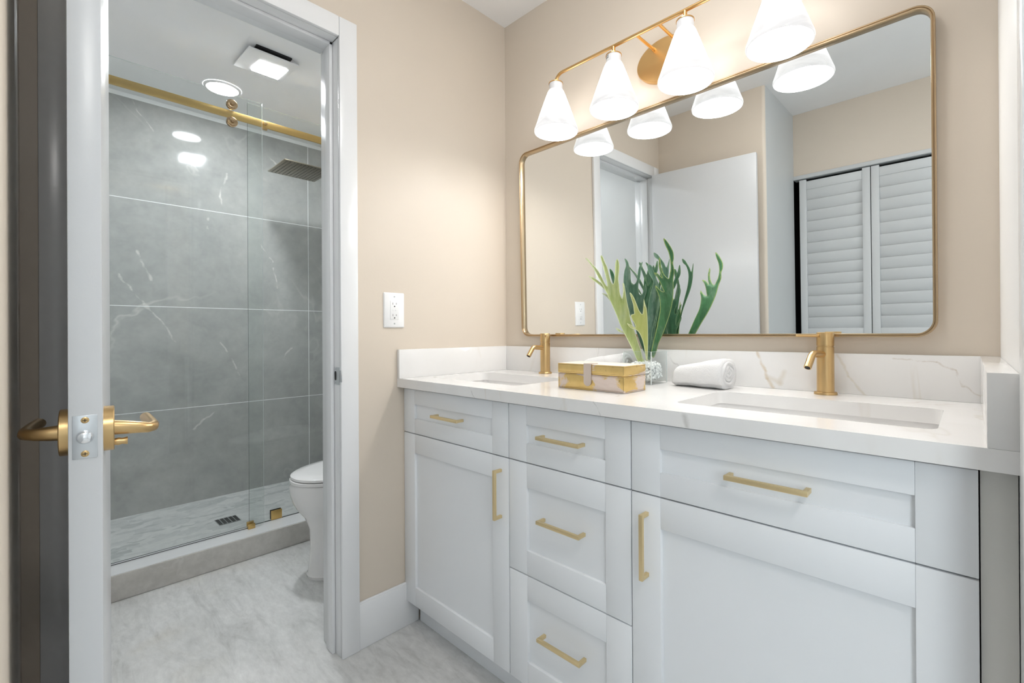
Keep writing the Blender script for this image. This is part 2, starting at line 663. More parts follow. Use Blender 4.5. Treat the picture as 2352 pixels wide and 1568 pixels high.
# ------------------------------------------------------------------ setting
b = MB()
b.box((-2.1, -2.75, -.1), (4.0, .3, 0))
struct(b, 'floor', M_floor)
b = MB()
b.box((-2.1, -2.75, H), (4.0, .3, H + .1))
struct(b, 'ceiling', M_ceil)
b = MB()
b.box((0, 0, 0), (XR + .0, .12, H))
struct(b, 'wall_back', M_beige)
b = MB()
b.box((JD, CI + .018, 0), (0, .12, H), M_beige)
b.box((JD, CI2 - .018, CZI + .018), (0, CI + .018, H), M_beige)
b.box((JD, YB, 0), (0, CI2 - .018, H), M_beige)
o = struct(b, 'wall_left')
# bathroom side of this wall is white
o.data.materials.append(M_white_wall)
for p in o.data.polygons:
    if p.normal.x < -.5 or (p.normal.y > .5 and p.center.y > .05):
        p.material_index = 1
# block holding the closet return: beige toward the vanity, pale grey toward the room
b = MB()
rb = .019
poly = [(JD, YC), (X1, YC)] + [(X1 - rb + rb * math.cos(R(a)), YB - rb + rb * math.sin(R(a))) for a in range(0, 91, 10)] + [(JD, YB)]
b.loft([[(x, y, 0) for x, y in poly], [(x, y, H) for x, y in poly]], M_beige)
o = struct(b, 'wall_front')
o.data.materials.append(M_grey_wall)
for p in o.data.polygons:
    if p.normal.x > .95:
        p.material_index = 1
b = MB()
b.box((X1, YC - .1, 2.018), (2.25, YC, H))
b.box((2.25, YC - .1, 0), (2.3, YC, H))
struct(b, 'wall_closet', M_beige)
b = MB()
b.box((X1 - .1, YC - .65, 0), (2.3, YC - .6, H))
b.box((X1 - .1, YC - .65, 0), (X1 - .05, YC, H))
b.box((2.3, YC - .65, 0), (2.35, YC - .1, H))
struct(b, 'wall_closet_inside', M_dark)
b = MB()
b.box((XR, -.56, 0), (XR + .11, .12, H))
struct(b, 'wall_right', M_white_wall)
b = MB()
b.box((XR - .002, -.615, 0), (XR + .13, -.553, H), None, .004)
struct(b, 'trim_3', M_trim)
# unseen bedroom beyond the doorway, added to bring fill light in
b = MB()
b.box((XR + .11, 0, 0), (3.9, .12, H))
struct(b, 'wall_bedroom', M_white_wall)
b = MB()
b.box((3.8, -2.7, 0), (3.9, .12, H))
struct(b, 'wall_bedroom_right', M_white_wall)
b = MB()
b.box((2.35, -2.7, 0), (3.9, -2.6, .75))
b.box((2.35, -2.7, 2.15), (3.9, -2.6, H))
b.box((2.35, -2.7, .75), (2.45, -2.6, 2.15))
b.box((3.65, -2.7, .75), (3.9, -2.6, 2.15))
struct(b, 'wall_bedroom_garden_side', M_white_wall)


def window(n, c, half, vertical_axis):
    """window in the plane of the given axis: c centre, half sizes"""
    fr = MB()
    for s_ in (-1, 1):
        if vertical_axis == 'x':
            fr.box((c[0] - .03, c[1] + s_ * half - .03, .75), (c[0] + .03, c[1] + s_ * half + .03, 2.15), None, .004)
        else:
            fr.box((c[0] + s_ * half - .03, c[1] - .03, .75), (c[0] + s_ * half + .03, c[1] + .03, 2.15), None, .004)
    for z in (.78, 1.45, 2.12):
        if vertical_axis == 'x':
            fr.box((c[0] - .03, c[1] - half, z - .03), (c[0] + .03, c[1] + half, z + .03), None, .004)
        else:
            fr.box((c[0] - half, c[1] - .03, z - .03), (c[0] + half, c[1] + .03, z + .03), None, .004)
    w = struct(fr, n, M_trim)
    g = MB()
    if vertical_axis == 'x':
        g.box((c[0] - .003, c[1] - half, .78), (c[0] + .003, c[1] + half, 2.12))
    else:
        g.box((c[0] - half, c[1] - .003, .78), (c[0] + half, c[1] + .003, 2.12))
    part(g, 'window_pane', M_glass, w)


window('added_window_1', (3.05, -2.65, 1.45), .57, 'y')  # unseen window, added as an opening for the fill light

# bathroom walls


def tiled(mb, axis, pos, u0, u1, z0, z1, joints_u, thick=.012):
    """large-format tiles with thin grout joints; axis = normal axis of the wall"""
    zs = [.015 + .605 * k for k in range(5)]
    zs = [max(z0, z) for z in zs if z < z1] + [z1]
    us = [u0] + joints_u + [u1]
    for i in range(len(us) - 1):
        for j in range(len(zs) - 1):
            if zs[j + 1] - zs[j] < .01:
                continue
            g = .0019
            a0, a1, c0_, c1_ = us[i] + g, us[i + 1] - g, zs[j] + g, zs[j + 1] - g
            if axis == 'x':
                mb.box((pos - thick, a0, c0_), (pos, a1, c1_), M_tile)
            elif axis == '+y':
                mb.box((a0, pos - thick, c0_), (a1, pos, c1_), M_tile)
            else:
                mb.box((a0, pos, c0_), (a1, pos + thick, c1_), M_tile)


b = MB()
b.box((BX - .1, BY0 - .1, 0), (BX - .0005, BY1 + .1, H - .0), M_grout)
tiled(b, 'x', BX, BY0, BY1, .04, H - .022, [-1.30, -.10])
struct(b, 'wall_shower')
b = MB()
b.box((BX - .1, BY1 + .012, 0), (0, BY1 + .1, H), M_white_wall)
tiled(b, '-y', BY1 - .001 + .0, -1.96, -.985, .04, H - .022, [-1.5])
struct(b, 'wall_bath_right')
b = MB()
b.box((BX - .1, BY0 - .1, 0), (JD, BY0, H), M_white_wall)
struct(b, 'wall_bath_left')

# shower floor and curb
b = MB()
b.box((BX, BY0, 0), (-1.125, BY1, .045))
struct(b, 'floor_shower', M_mosaic)
b = MB()
b.box((-1.130, BY0, 0), (-.985, BY1, .1045), M_curb, .004)
b.box((-1.132, BY0, .1045), (-.990, BY1, .1065), M_trim)
struct(b, 'trim_4')

# door frame: casing, jamb and stop around the opening (trim_1)
b = MB()
CX = .015
b.box((0, CI, 0), (CX, CO, CZO), None, .003)                    # casing by the outlet
b.box((0, CO2, 0), (CX, CI2, CZO), None, .003)                  # casing by the hinge
b.box((0, CI2, CZI), (CX, CI, CZO), None, .003)                 # head casing
b.box((JD - .012, CI + .0005, 0), (-.0002, CI + .0178, CZI), None, .001)   # jamb
b.box((JD - .012, CI2 - .0178, 0), (-.0002, CI2 - .0005, CZI), None, .001)
b.box((JD - .012, CI2, CZI + .0005), (-.0002, CI, CZI + .0178), None, .001)
b.box((-.085, CI - .011, 0), (-.037, CI, CZI), None, .002)      # stop
b.box((-.085, CI2, 0), (-.037, CI2 + .011, CZI), None, .002)
b.box((-.085, CI2, CZI - .011), (-.037, CI, CZI), None, .002)
b.box((JD - .016, CI + .006, 0), (JD - .0002, CO - .0, CZO - .0), None, .003)   # bathroom side casing
b.box((JD - .016, CO2 + .01, 0), (JD - .0002, CI2 - .006, CZO), None, .003)
b.box((JD - .016, CI2 - .006, CZI + .006), (JD - .0002, CI + .006, CZO), None, .003)
frame = struct(b, 'trim_1', M_trim)
sp = MB()
sp.box((-.036, CI - .0015, .893), (.006, CI + .0005, .951), M_steel, .0004)
sp.box((.004, CI - .0015, .903), (.0175, CI + .002, .941), M_steel, .0005)
spo = part(sp, 'strike_plate', None, frame, 'small steel strike plate screwed to the white door jamb')
sh = MB()
pr = []
for k in range(24):
    a = 2 * math.pi * k / 24
    pr.append((-.024 + .0065 * math.cos(a), .922 + .0075 * math.sin(a) + (.008 if math.sin(a) > 0 else -.008)))
sh.loft([[(x, CI - .0016, z) for x, z in pr], [(x, CI - .0019, z) for x, z in pr]])
part(sh, 'latch_hole', M_dark, spo)
for z in (.899, .945):
    q = MB()
    q.lathe([(.0034, -.0010), (.0034, -.0022)], (-.024, CI - .0008, z), None, 14, ax='y')
    part(q, 'screw', M_steel, spo)

# baseboards
b = MB()
b.box((0, CO, 0), (.012, -.4605, .152), None, .002)
b.box((0, CO, .148), (.009, -.4605, .1576), None, .003)
struct(b, 'baseboard_left', M_trim)
b = MB()
b.box((.0, YB, 0), (X1 + .0, YB + .012, .15), None, .003)
struct(b, 'baseboard_front', M_trim)
# closet head track
b = MB()
b.box((X1, YC - .06, 1.993), (2.25, YC + .012, 2.018), None, .003)
struct(b, 'trim_2', M_louver)

# ------------------------------------------------------------------ open bathroom door (door_1)
hx, hy = .0254, -1.2987
dxx, dyy = .6451, -1.3548
ang = math.atan2(dyy - hy, dxx - hx)
DW = math.hypot(dxx - hx, dyy - hy)
DT = .0335
# local frame: x along the slab from hinge to free edge, y = +face (toward the mirror) at 0, slab to -DT
dm = Matrix.Translation((hx, hy, 0)) @ Matrix.Rotation(ang, 4, 'Z')
b = MB()
b.box((0, -DT, .012), (DW, 0, 2.0258), None, .0015, mtx=dm)
door = struct(b, 'door_1', M_door)


def dpart(mb, name, m, parent=None, label=None):
    bmesh.ops.transform(mb.bm, matrix=dm, verts=mb.bm.verts)
    o = mb.build(name, m)
    o.parent = parent or door
    if label:
        o['label'] = label
    return o


zl = .924
b = MB()
b.box((DW - .001, -.0295, zl - .029), (DW + .0012, -.0050, zl + .029), None, .0006)
lp = dpart(b, 'latch_plate', M_steel, label='steel latch plate on the door edge')
b = MB()
b.lathe([(.0090, -.0005), (.0088, .004), (.0070, .0085), (.003, .0105)], (DW + .001, -.0172, zl), None, 24, ax='x')
dpart(b, 'latch_bolt', M_chrome, lp)
for dz in (-.0225, .0225):
    b = MB()
    b.lathe([(.0042, 0), (.0042, .0012), (.0025, .0020)], (DW + .0008, -.0172, zl + dz), None, 18, ax='x')
    b.box((DW + .0022, -.0196, zl + dz - .0004), (DW + .0030, -.0148, zl + dz + .0004), M_dark)
    b.box((DW + .0022, -.0176, zl + dz - .0022), (DW + .0030, -.0168, zl + dz + .0022), M_dark)
    b.mats = [M_gold, M_dark] if False else b.mats
    o = dpart(b, 'screw', None, lp)
    o.data.materials.clear()
    o.data.materials.append(M_gold)
    o.data.materials.append(M_dark)
    for p in o.data.polygons:
        p.material_index = 0
    # slots are the small boxes built last
    for p in list(o.data.polygons)[-12:]:
        p.material_index = 1


def lever(sgn, label, reach, length, m, privacy):
    y0 = 0 if sgn > 0 else -DT
    lx = DW - .0600
    r = MB()
    r.lathe([(.0325, 0), (.0325, sgn * .0105), (.0315, sgn * .0115)], (lx, y0, zl), None, 48, ax='y')
    ro = dpart(r, 'lever_handle', m, label=label)
    a = MB()
    pts, rs = [], []
    # neck leaves the rose and tapers, then turns toward the hinge
    ex = reach
    e_ = -.006 if sgn > 0 else .001
    pts = [(lx, y0 + sgn * .010, zl), (lx, y0 + sgn * ex * .45, zl + e_ * .3), (lx - .001, y0 + sgn * ex * .75, zl + e_ * .7),
           (lx - .003, y0 + sgn * (ex - .007), zl + e_), (lx - .012, y0 + sgn * (ex - .001), zl + e_),
           (lx - .03, y0 + sgn * ex, zl + e_), (lx - .07, y0 + sgn * (ex - .003), zl + e_ + .001), (lx - length, y0 + sgn * (ex - .006), zl + e_ + .002)]
    rs = [.0108, .0100, .0084, .0078, .0078, .0080, .0082, .0078]
    a.tube(pts, rs, None, 20)
    dpart(a, 'lever', m, ro)
    if privacy:
        k = MB()
        k.tube([(lx + .003, y0 + sgn * .010, zl - .021), (lx + .003, y0 + sgn * .016, zl - .021), (lx + .003, y0 + sgn * .020, zl - .021),
                (lx + .003, y0 + sgn * .026, zl - .021)], [.0045, .0058, .0045, .0058], None, 14)
        dpart(k, 'privacy_pin', m, ro)


lever(1, 'gold lever handle on the shower side face of the door', .056, .112, M_gold, True)
lever(-1, 'gold lever handle on the wall side face of the door', .046, .100, M_gold, False)
# hinges
for z in (.25, 1.05, 1.82):
    b = MB()
    b.lathe([(.006, -.045), (.006, .045)], (.0205, -1.3465, z), None, 14)
    o = b.build('hinge', M_steel)
    o.parent = door

# ------------------------------------------------------------------ closet louvre doors


def louver_door(n, x0, x1):
    yf, yb = YC + .004, YC - .026
    z0, z1 = .02, 1.986
    b = MB()
    b.box((x0, yb, z0), (x0 + .040, yf, z1), None, .0015)
    b.box((x1 - .040, yb, z0), (x1, yf, z1), None, .0015)
    b.box((x0 + .04, yb, 1.920), (x1 - .04, yf - .002, z1 - .012), None, .0015)
    b.box((x0 + .04, yb, .93), (x1 - .04, yf - .002, 1.02), None, .0015)
    b.box((x0 + .04, yb, z0), (x1 - .04, yf - .002, .16), None, .0015)
    d = struct(b, n, M_louver)

    def slats(za, zb):
        k = int(round((zb - za) / .0715))
        p = (zb - za) / k
        for i in range(k):
            zc = za + p * (i + .5)
            s_ = MB()
            mt = Matrix.Translation(((x0 + x1) / 2, YC - .012, zc)) @ Matrix.Rotation(R(-10), 4, 'X')
            s_.box((-(x1 - x0) / 2 + .040, -.004, -p * .53), ((x1 - x0) / 2 - .040, .004, p * .53), None, .0015, mtx=mt)
            part(s_, 'slat', M_louver, d)
    slats(1.02, 1.920)
    slats(.16, .93)


XP = [.7035, 1.0860, 1.0900, 1.4700, 1.4760, 1.8560, 1.8600, 2.2400]
for k in range(4):
    louver_door('door_%d' % (k + 2), XP[2 * k], XP[2 * k + 1])

# ------------------------------------------------------------------ vanity cabinets


def shaker(mb, x0, x1, z0, z1, stile, rail):
    yf = -F
    mb.box((x0, yf, z0), (x0 + stile, yf + .019, z1), None, .0012)
    mb.box((x1 - stile, yf, z0), (x1, yf + .019, z1), None, .0012)
    mb.box((x0 + stile, yf + .0003, z1 - rail), (x1 - stile, yf + .019, z1), None, .0010)
    mb.box((x0 + stile, yf + .0003, z0), (x1 - stile, yf + .019, z0 + rail), None, .0010)
    mb.box((x0 + stile - .002, yf + .0085, z0 + rail - .002), (x1 - stile + .002, yf + .014, z1 - rail + .002))


def pull(cx, cz, vertical, parent, L=.142, m=None):
    b = MB()
    y0, y1 = -F + .000, -F - .030
    s_ = .0047
    h = L / 2
    if vertical:
        b.box((cx - s_, y1, cz - h), (cx + s_, y1 + .0085, cz + h), None, .0012)
        for z in (cz - h, cz + h - 2 * s_):
            b.box((cx - s_ + .0004, y1 + .004, z + .0004), (cx + s_ - .0004, y0 - .0003, z + 2 * s_ - .0004), None, .0008)
    else:
        b.box((cx - h, y1, cz - s_), (cx + h, y1 + .0085, cz + s_), None, .0012)
        for x in (cx - h, cx + h - 2 * s_):
            b.box((x + .0004, y1 + .004, cz - s_ + .0004), (x + 2 * s_ - .0004, y0 - .0003, cz + s_ - .0004), None, .0008)
    part(b, 'handle', M_goldlt, parent)


def cabinet(x0, x1, label):
    t = thing('vanity_cabinet', label, 'cabinet', ((x0 + x1) / 2, -.25, 0), group=None)
    b = MB()
    yb = -F + .0215
    b.box((x0 + .001, yb, ZB + .002), (x0 + .018, -.001, CB - .0005))
    b.box((x1 - .018, yb, ZB + .002), (x1 - .001, -.001, CB - .0005))
    b.box((x0 + .018, yb, ZB + .002), (x1 - .018, -.001, ZB + .02))
    b.box((x0 + .018, -.012, ZB + .02), (x1 - .018, -.001, CB - .0005))
    b.box((x0 + .018, yb, .845), (x1 - .018, yb + .018, CB - .0005))
    part(b, 'carcass', M_cab, t)
    b = MB()
    xk = x0 + (.016 if x0 < .1 else .001)
    b.box((xk, -.4589, .0), (x1 - .001, -.443, ZB + .002))
    part(b, 'toe_kick', M_cab, t)
    return t


g = .0016
c1 = cabinet(C0, C1, 'white shaker vanity cabinet at the left wall with one drawer over a door')
b = MB()
shaker(b, C0, C1 - g, ZG1 + g, FZ, .069, .0520)
dr = part(b, 'drawer', M_cab, c1)
pull(.281, .786, False, dr)
b = MB()
shaker(b, C0, C1 - g, ZB, ZG1 - g, .069, .066)
dr = part(b, 'door', M_cab, c1)
pull(.5235, .5985, True, dr)

c2 = cabinet(C1, C2, 'narrow white vanity drawer bank of three drawers between the two door cabinets')
for z0, z1, hz, rl in ((ZG1 + g, FZ, .786, .0520), (ZG2 + g, ZG1 - g, .567, .066), (ZB, ZG2 - g, .262, .066)):
    b = MB()
    shaker(b, C1 + g, C2 - g, z0, z1, .069, rl)
    dr = part(b, 'drawer', M_cab, c2)
    pull(.7585, hz, False, dr)

c3 = cabinet(C2, C3, 'wide white vanity cabinet at the right wall with one drawer over a large door')
b = MB()
shaker(b, C2 + g, C3, ZG1 + g, FZ, .071, .0520)
dr = part(b, 'drawer', M_cab, c3)
pull(1.2480, .785, False, dr)
b = MB()
shaker(b, C2 + g, C3, ZB, ZG1 - g, .071, .066)
dr = part(b, 'door', M_cab, c3)
pull(.9980, .5965, True, dr)
# filler strip between cabinet and wall
b = MB()
b.box((C3 + .0016, -F + .006, 0), (XR - .001, -F + .03, CB - .001), None, .001)
b.box((C3 + .0018, -F + .03, 0), (C3 + .01, -F + .25, CB - .001))
o = struct(b, 'trim_5', M_filler)

# ------------------------------------------------------------------ countertop with two cutouts
SK = [(.050, .500), (1.022, 1.482)]
SY0, SY1 = -.4300, -.1650
top = thing('countertop', 'white marble look countertop with low backsplash running over all vanity cabinets', 'countertop', (.785, -.27, CB))


def rrect(x0, x1, y0, y1, r, n=6):
    pts = []
    for cx, cy, a0 in ((x1 - r, y1 - r, 0), (x0 + r, y1 - r, 90), (x0 + r, y0 + r, 180), (x1 - r, y0 + r, 270)):
        for k in range(n + 1):
            a = R(a0 + 90 * k / n)
            pts.append((cx + r * math.cos(a), cy + r * math.sin(a)))
    return pts


def slab_with_holes(outer, holes, z0, z1, m, bev=0):
    pts, cons, faces = [], [], []
    for loop in [outer] + holes:
        n0 = len(pts)
        pts += [Vector(p) for p in loop]
        cons += [(n0 + i, n0 + (i + 1) % len(loop)) for i in range(len(loop))]
    vs, es, fs, *_ = delaunay_2d_cdt(pts, cons, [], 0, 1e-6)

    def inside(p, loop):
        c = False
        for i in range(len(loop)):
            (xa, ya), (xb, yb) = loop[i], loop[i - 1]
            if (ya > p.y) != (yb > p.y) and p.x < (xb - xa) * (p.y - ya) / (yb - ya) + xa:
                c = not c
        return c
    t = bmesh.new()
    V = [[t.verts.new((v.x, v.y, z)) for v in vs] for z in (z0, z1)]
    for f in fs:
        ctr = sum((vs[i] for i in f), Vector((0, 0))) / len(f)
        if not inside(ctr, outer) or any(inside(ctr, h) for h in holes):
            continue
        t.faces.new([V[1][i] for i in f])
        t.faces.new([V[0][i] for i in reversed(f)])
    n0 = 0
    for loop in [outer] + holes:
        n = len(loop)
        for i in range(n):
            a, b_ = n0 + i, n0 + (i + 1) % n
            try:
                t.faces.new((V[0][a], V[0][b_], V[1][b_], V[1][a]))
            except Exception:
                pass
        n0 += n
    bmesh.ops.recalc_face_normals(t, faces=t.faces[:])
    bmesh.ops.delete(t, geom=[v for v in t.verts if not v.link_faces], context='VERTS')
    return t


b = MB()
b._take(slab_with_holes([(.0005, -D), (XR - .0005, -D), (XR - .0005, -.0005), (.0005, -.0005)],
                        [rrect(a, c, SY0, SY1, .022) for a, c in SK], CB, CT, M_quartz), M_quartz)
part(b, 'slab', None, top)
b = MB()
b.box((.0005, -.0141, CT), (XR - .0005, -.0005, BS), None, .0012)
part(b, 'backsplash', M_quartz, top)
b = MB()
b.box((.0005, -D, CT), (.0155, -.0143, BS), None, .0012)
part(b, 'side_splash', M_quartz, top)
b = MB()
b.box((XR - .0326, -D, CT), (XR - .0005, -.0143, BS), None, .0012)
part(b, 'side_splash', M_quartz, top)

# ------------------------------------------------------------------ sinks
for k, (a, c) in enumerate(SK):
    s_ = thing('sink', ['rectangular white undermount sink under the faucet nearest the left wall',
                        'rectangular white undermount sink on the right, below the larger looking faucet'][k], 'sink', ((a + c) / 2, (SY0 + SY1) / 2, CT - .13))
    b = MB()
    rings = []
    for dz, ins, r in ((-.0318, -.020, .03), (-.0318, -.0055, .024), (-.033, -.005, .024), (-.112, .002, .03), (-.120, .010, .03), (-.123, .025, .03), (-.127, .10, .03)):
        rings.append([(x, y, CT + dz) for x, y in rrect(a + ins, c - ins, SY0 + ins, SY1 - ins, r)])
    b.loft(rings, M_por, caps=False)
    t = bmesh.new()
    t.faces.new([t.verts.new(p) for p in rings[-1]])
    b._take(t, M_por)
    o = part(b, 'basin', None, s_, smooth=60)
    md = o.modifiers.new('thickness', 'SOLIDIFY')
    md.thickness = .008
    md.offset = 1
    bmt = bmesh.new()
    bmt.from_mesh(o.data)
    bmesh.ops.remove_doubles(bmt, verts=bmt.verts, dist=1e-5)
    bmesh.ops.recalc_face_normals(bmt, faces=bmt.faces[:])
    # make normals point up/inward, then solidify outward (down)
    if sum(f.normal.z * f.calc_area() for f in bmt.faces) < 0:
        bmesh.ops.reverse_faces(bmt, faces=bmt.faces[:])
    bmt.to_mesh(o.data)
    bmt.free()
    md.offset = -1
    q = MB()
    cx, cy = (a + c) / 2, SY1 - .085
    q.lathe([(.022, -.1264), (.022, -.1246), (.016, -.1240), (.015, -.1255)], (cx, cy, CT), None, 32)
    part(q, 'drain', M_gold, s_)

# ------------------------------------------------------------------ faucets


def faucet(x, y, spout_rot, lever_rot, label):
    t = thing('faucet', label, 'faucet', (x, y, CT))
    b = MB()
    b.lathe([(.0262, 0), (.0262, .0045), (.0250, .0062), (.0195, .0064)], (x, y, CT + .0003), None, 48)
    part(b, 'base_flange', M_gold, t)
    b = MB()
    b.lathe([(.0195, .0055), (.0195, .1205), (.0183, .1210), (.0183, .1235)], (x, y, CT), None, 48)
    part(b, 'body', M_gold, t)
    b = MB()
    b.lathe([(.0190, .1236), (.0196, .1240), (.0196, .1570), (.0190, .1580)], (x, y, CT), None, 48)
    hd = part(b, 'handle', M_gold, t)
    mtx = Matrix.Translation((x, y, 0)) @ Matrix.Rotation(spout_rot, 4, 'Z')
    pts = []
    zc = CT + .1025
    pts.append((0, -.012, zc))
    pts.append((0, -.040, zc + .001))
    for k in range(7):
        a = R(k * 52 / 6)
        pts.append((0, -.060 - .018 * math.sin(a), zc + .0025 - .018 * (1 - math.cos(a))))
    l = pts[-1]
    a = R(52)
    pts.append((0, l[1] - .033 * math.cos(a), l[2] - .033 * math.sin(a)))
    b = MB()
    b.tube(pts, .0086, M_gold, 24, mtx)
    e = Vector(pts[-1])
    d = Vector((0, -math.cos(a), -math.sin(a)))
    b.tube([e - d * .0002, e + d * .0006], .0066, M_dark, 20, mtx)
    part(b, 'spout', None, t)
    mtx = Matrix.Translation((x, y, 0)) @ Matrix.Rotation(lever_rot, 4, 'Z')
    b = MB()
    b.tube([(0, -.014, CT + .1490), (0, -.078, CT + .1500), (0, -.081, CT + .1500)], [.0032, .0032, .0022], None, 16, mtx)
    part(b, 'lever', M_gold, hd)


faucet(.283, -.055, 0, R(48), 'brushed gold single lever faucet behind the left sink')
faucet(1.2495, -.055, R(-12), R(-40), 'brushed gold single lever faucet behind the right sink')

# ------------------------------------------------------------------ mirror
mt_ = thing('wall_mirror', 'large wall mirror in a thin brass frame with rounded corners above the vanity', 'mirror', (.793, -.0012, 1.0446))
mx0, mx1, mz0, mz1 = .1185, 1.4677, 1.0446, 1.8141
lean = Matrix.Translation((0, -.0141, 1.40)) @ Matrix.Rotation(R(.8168), 4, 'X') @ Matrix.Translation((0, .0141, -1.40))


def frame_ring(x0, x1, z0, z1, r, y):
    return [(px, y, pz) for px, pz in rrect(x0, x1, z0, z1, r, 8)]


b = MB()
w = .0085
# frame profile: outer back, outer front, small groove step, inner front, inner back
prof = [(0, -.004, .040), (0, -.0268, .040), (.0012, -.0280, .039), (.0034, -.0280, .037), (.0042, -.0262, .036), (.0046, -.0262, .0355),
        (.0054, -.0272, .035), (w - .0004, -.0272, .032), (w, -.0266, .0315), (w, -.0135, .0315)]
rings = [frame_ring(mx0 + i, mx1 - i, mz0 + i, mz1 - i, r, y) for i, y, r in prof]
b.loft(rings, None, caps=False, mtx=lean)
part(b, 'frame', M_mframe, mt_)
b = MB()
b.loft([frame_ring(mx0 + .002, mx1 - .002, mz0 + .002, mz1 - .002, .038, -.0141), frame_ring(mx0 + .002, mx1 - .002, mz0 + .002, mz1 - .002, .038, -.0101)], None, mtx=lean)
part(b, 'mirror_glass', M_mirror, mt_, smooth=0)
# fix: the frame lathe must face outward
# ------------------------------------------------------------------ vanity light
vl = thing('vanity_light', 'brass four lamp vanity light with lit white cone shades above the mirror', 'wall lamp', (.79, 0, 1.79))
LX = [.4156, .6665, .9150, 1.1680]
YL = -.134
ZBAR = 1.997
b = MB()
r = .030
pts = [(LX[0], YL, 1.966), (LX[0], YL, ZBAR - r)]
for k in range(1, 8):
    a = R(90 * k / 7)
    pts.append((LX[0] + r - r * math.cos(a), YL, ZBAR - r + r * math.sin(a)))
for k in range(0, 8):
    a = R(90 - 90 * k / 7)
    pts.append((LX[3] - r + r * math.cos(a), YL, ZBAR - r + r * math.sin(a)))
pts.append((LX[3], YL, 1.966))
b.tube(pts, .0055, None, 20)
part(b, 'bar', M_goldlamp, vl)
b = MB()
mtx = Matrix.Translation((.787, -.0005, 1.958)) @ Matrix.Diagonal((1.0, 1, .68, 1))
b.lathe([(.103, 0), (.103, -.017), (.100, -.021), (.0001, -.0215)], (0, 0, 0), None, 72, mtx=mtx, ax='y')
part(b, 'wall_plate', M_goldlamp, vl)
for xa in (.752, .830):
    b = MB()
    b.tube([(xa, YL, 1.996), (xa, -.020, 1.999)], .0048, None, 16)
    b.tube([(xa, -.034, 1.9985), (xa, -.0205, 1.999)], .0062, None, 16)
    part(b, 'arm', M_goldlamp, vl)
for k, x in enumerate(LX):
    if k in (1, 2):
        b = MB()
        b.tube([(x, YL, 1.967), (x, YL, ZBAR - .002)], .0058, None, 16)
        part(b, 'stem', M_goldlamp, vl)
    b = MB()
    b.lathe([(.0262, 1.9640), (.0262, 1.9670), (.006, 1.9680)], (x, YL, 0), M_goldlamp, 40)
    b.lathe([(.0245, 1.934), (.0245, 1.9638)], (x, YL, 0), M_collar, 40)
    col = part(b, 'collar', None, vl)
    if k == 1:
        st = MB()
        n = 10
        for rr, zz0, zz1, m_ in ((.02475, 1.944, 1.962, M_plastic),):
            lo = [(x + rr * math.cos(R(190 + 9 * i)), YL + rr * math.sin(R(190 + 9 * i)), zz0) for i in range(n)]
            hi = [(p[0], p[1], zz1) for p in lo]
            st.loft([lo, hi], m_, caps=False, closed=False)
        random.seed(3)
        for row, z in ((0, 1.9575), (1, 1.9515)):
            a = 200
            while a < 262:
                wd = random.uniform(2.5, 5.5)
                lo = [(x + .0249 * math.cos(R(a + wd * i / 2)), YL + .0249 * math.sin(R(a + wd * i / 2)), z) for i in range(3)]
                hi = [(p[0], p[1], z + .0036) for p in lo]
                st.loft([lo, hi], M_slot, caps=False, closed=False)
                a += wd + 2
        part(st, 'sticker', None, col, 'small printed sticker on the lamp collar')
    b = MB()
    b.lathe([(.0240, 1.9405), (.0275, 1.9385), (.0315, 1.930), (.036, 1.918), (.0794, 1.7975), (.0800, 1.7930), (.0790, 1.7890), (.0765, 1.7880)], (x, YL, 0), None, 64, caps=False)
    part(b, 'lamp_shade', M_shade, vl)
    b = MB()
    b.lathe([(.0768, 1.7886), (.0600, 1.7878), (.0001, 1.7874)], (x, YL, 0), None, 64, caps=False)
    part(b, 'diffuser', M_disc, vl)

# ------------------------------------------------------------------ electrical outlet
ot = thing('electrical_outlet', 'white duplex outlet on the beige wall between door casing and vanity', 'outlet', (0, -.55, 1.08))
oy, oz = -.5500, 1.1435
b = MB()
t = bmesh.new()
rings = [[(0, y, z) for y, z in rrect(oy - .040, oy + .040, oz - .0625, oz + .0625, .004, 4)],
         [(.003, y, z) for y, z in rrect(oy - .040, oy + .040, oz - .0625, oz + .0625, .004, 4)],
         [(.0062, y, z) for y, z in rrect(oy - .0365, oy + .0365, oz - .059, oz + .059, .003, 4)]]
t.free()
b.loft(rings)
pl = part(b, 'wall_plate', M_plastic, ot)
b = MB()
b.box((.0055, oy - .0165, oz - .0335), (.0078, oy + .0165, oz + .0335), None, .001)
rc = part(b, 'receptacle', M_plastic, ot)
for s_ in (-1, 1):
    b = MB()
    zc = oz + s_ * .0205
    b.box((.0077, oy - .0075, zc - .001), (.0080, oy - .0060, zc + .0065))
    b.box((.0077, oy + .0055, zc - .0005), (.0080, oy + .0070, zc + .0058))
    b.lathe([(.0024, .0077), (.0024, .0080)], (0, oy - .0004, zc - .0072), None, 16, ax='x')
    part(b, 'socket', M_slot, rc)
for ya, yb in ((-.008, .001), (.002, .009)):
    b = MB()
    b.box((.0077, oy + ya, oz - .0030), (.0088, oy + yb, oz + .0030), None, .0005)
    part(b, 'button', M_plastic, rc)
for z in (oz - .048, oz + .048):
    b = MB()
    b.lathe([(.0028, .006), (.0026, .0072)], (0, oy, z), None, 16, ax='x')
    part(b, 'screw', M_steel, pl)

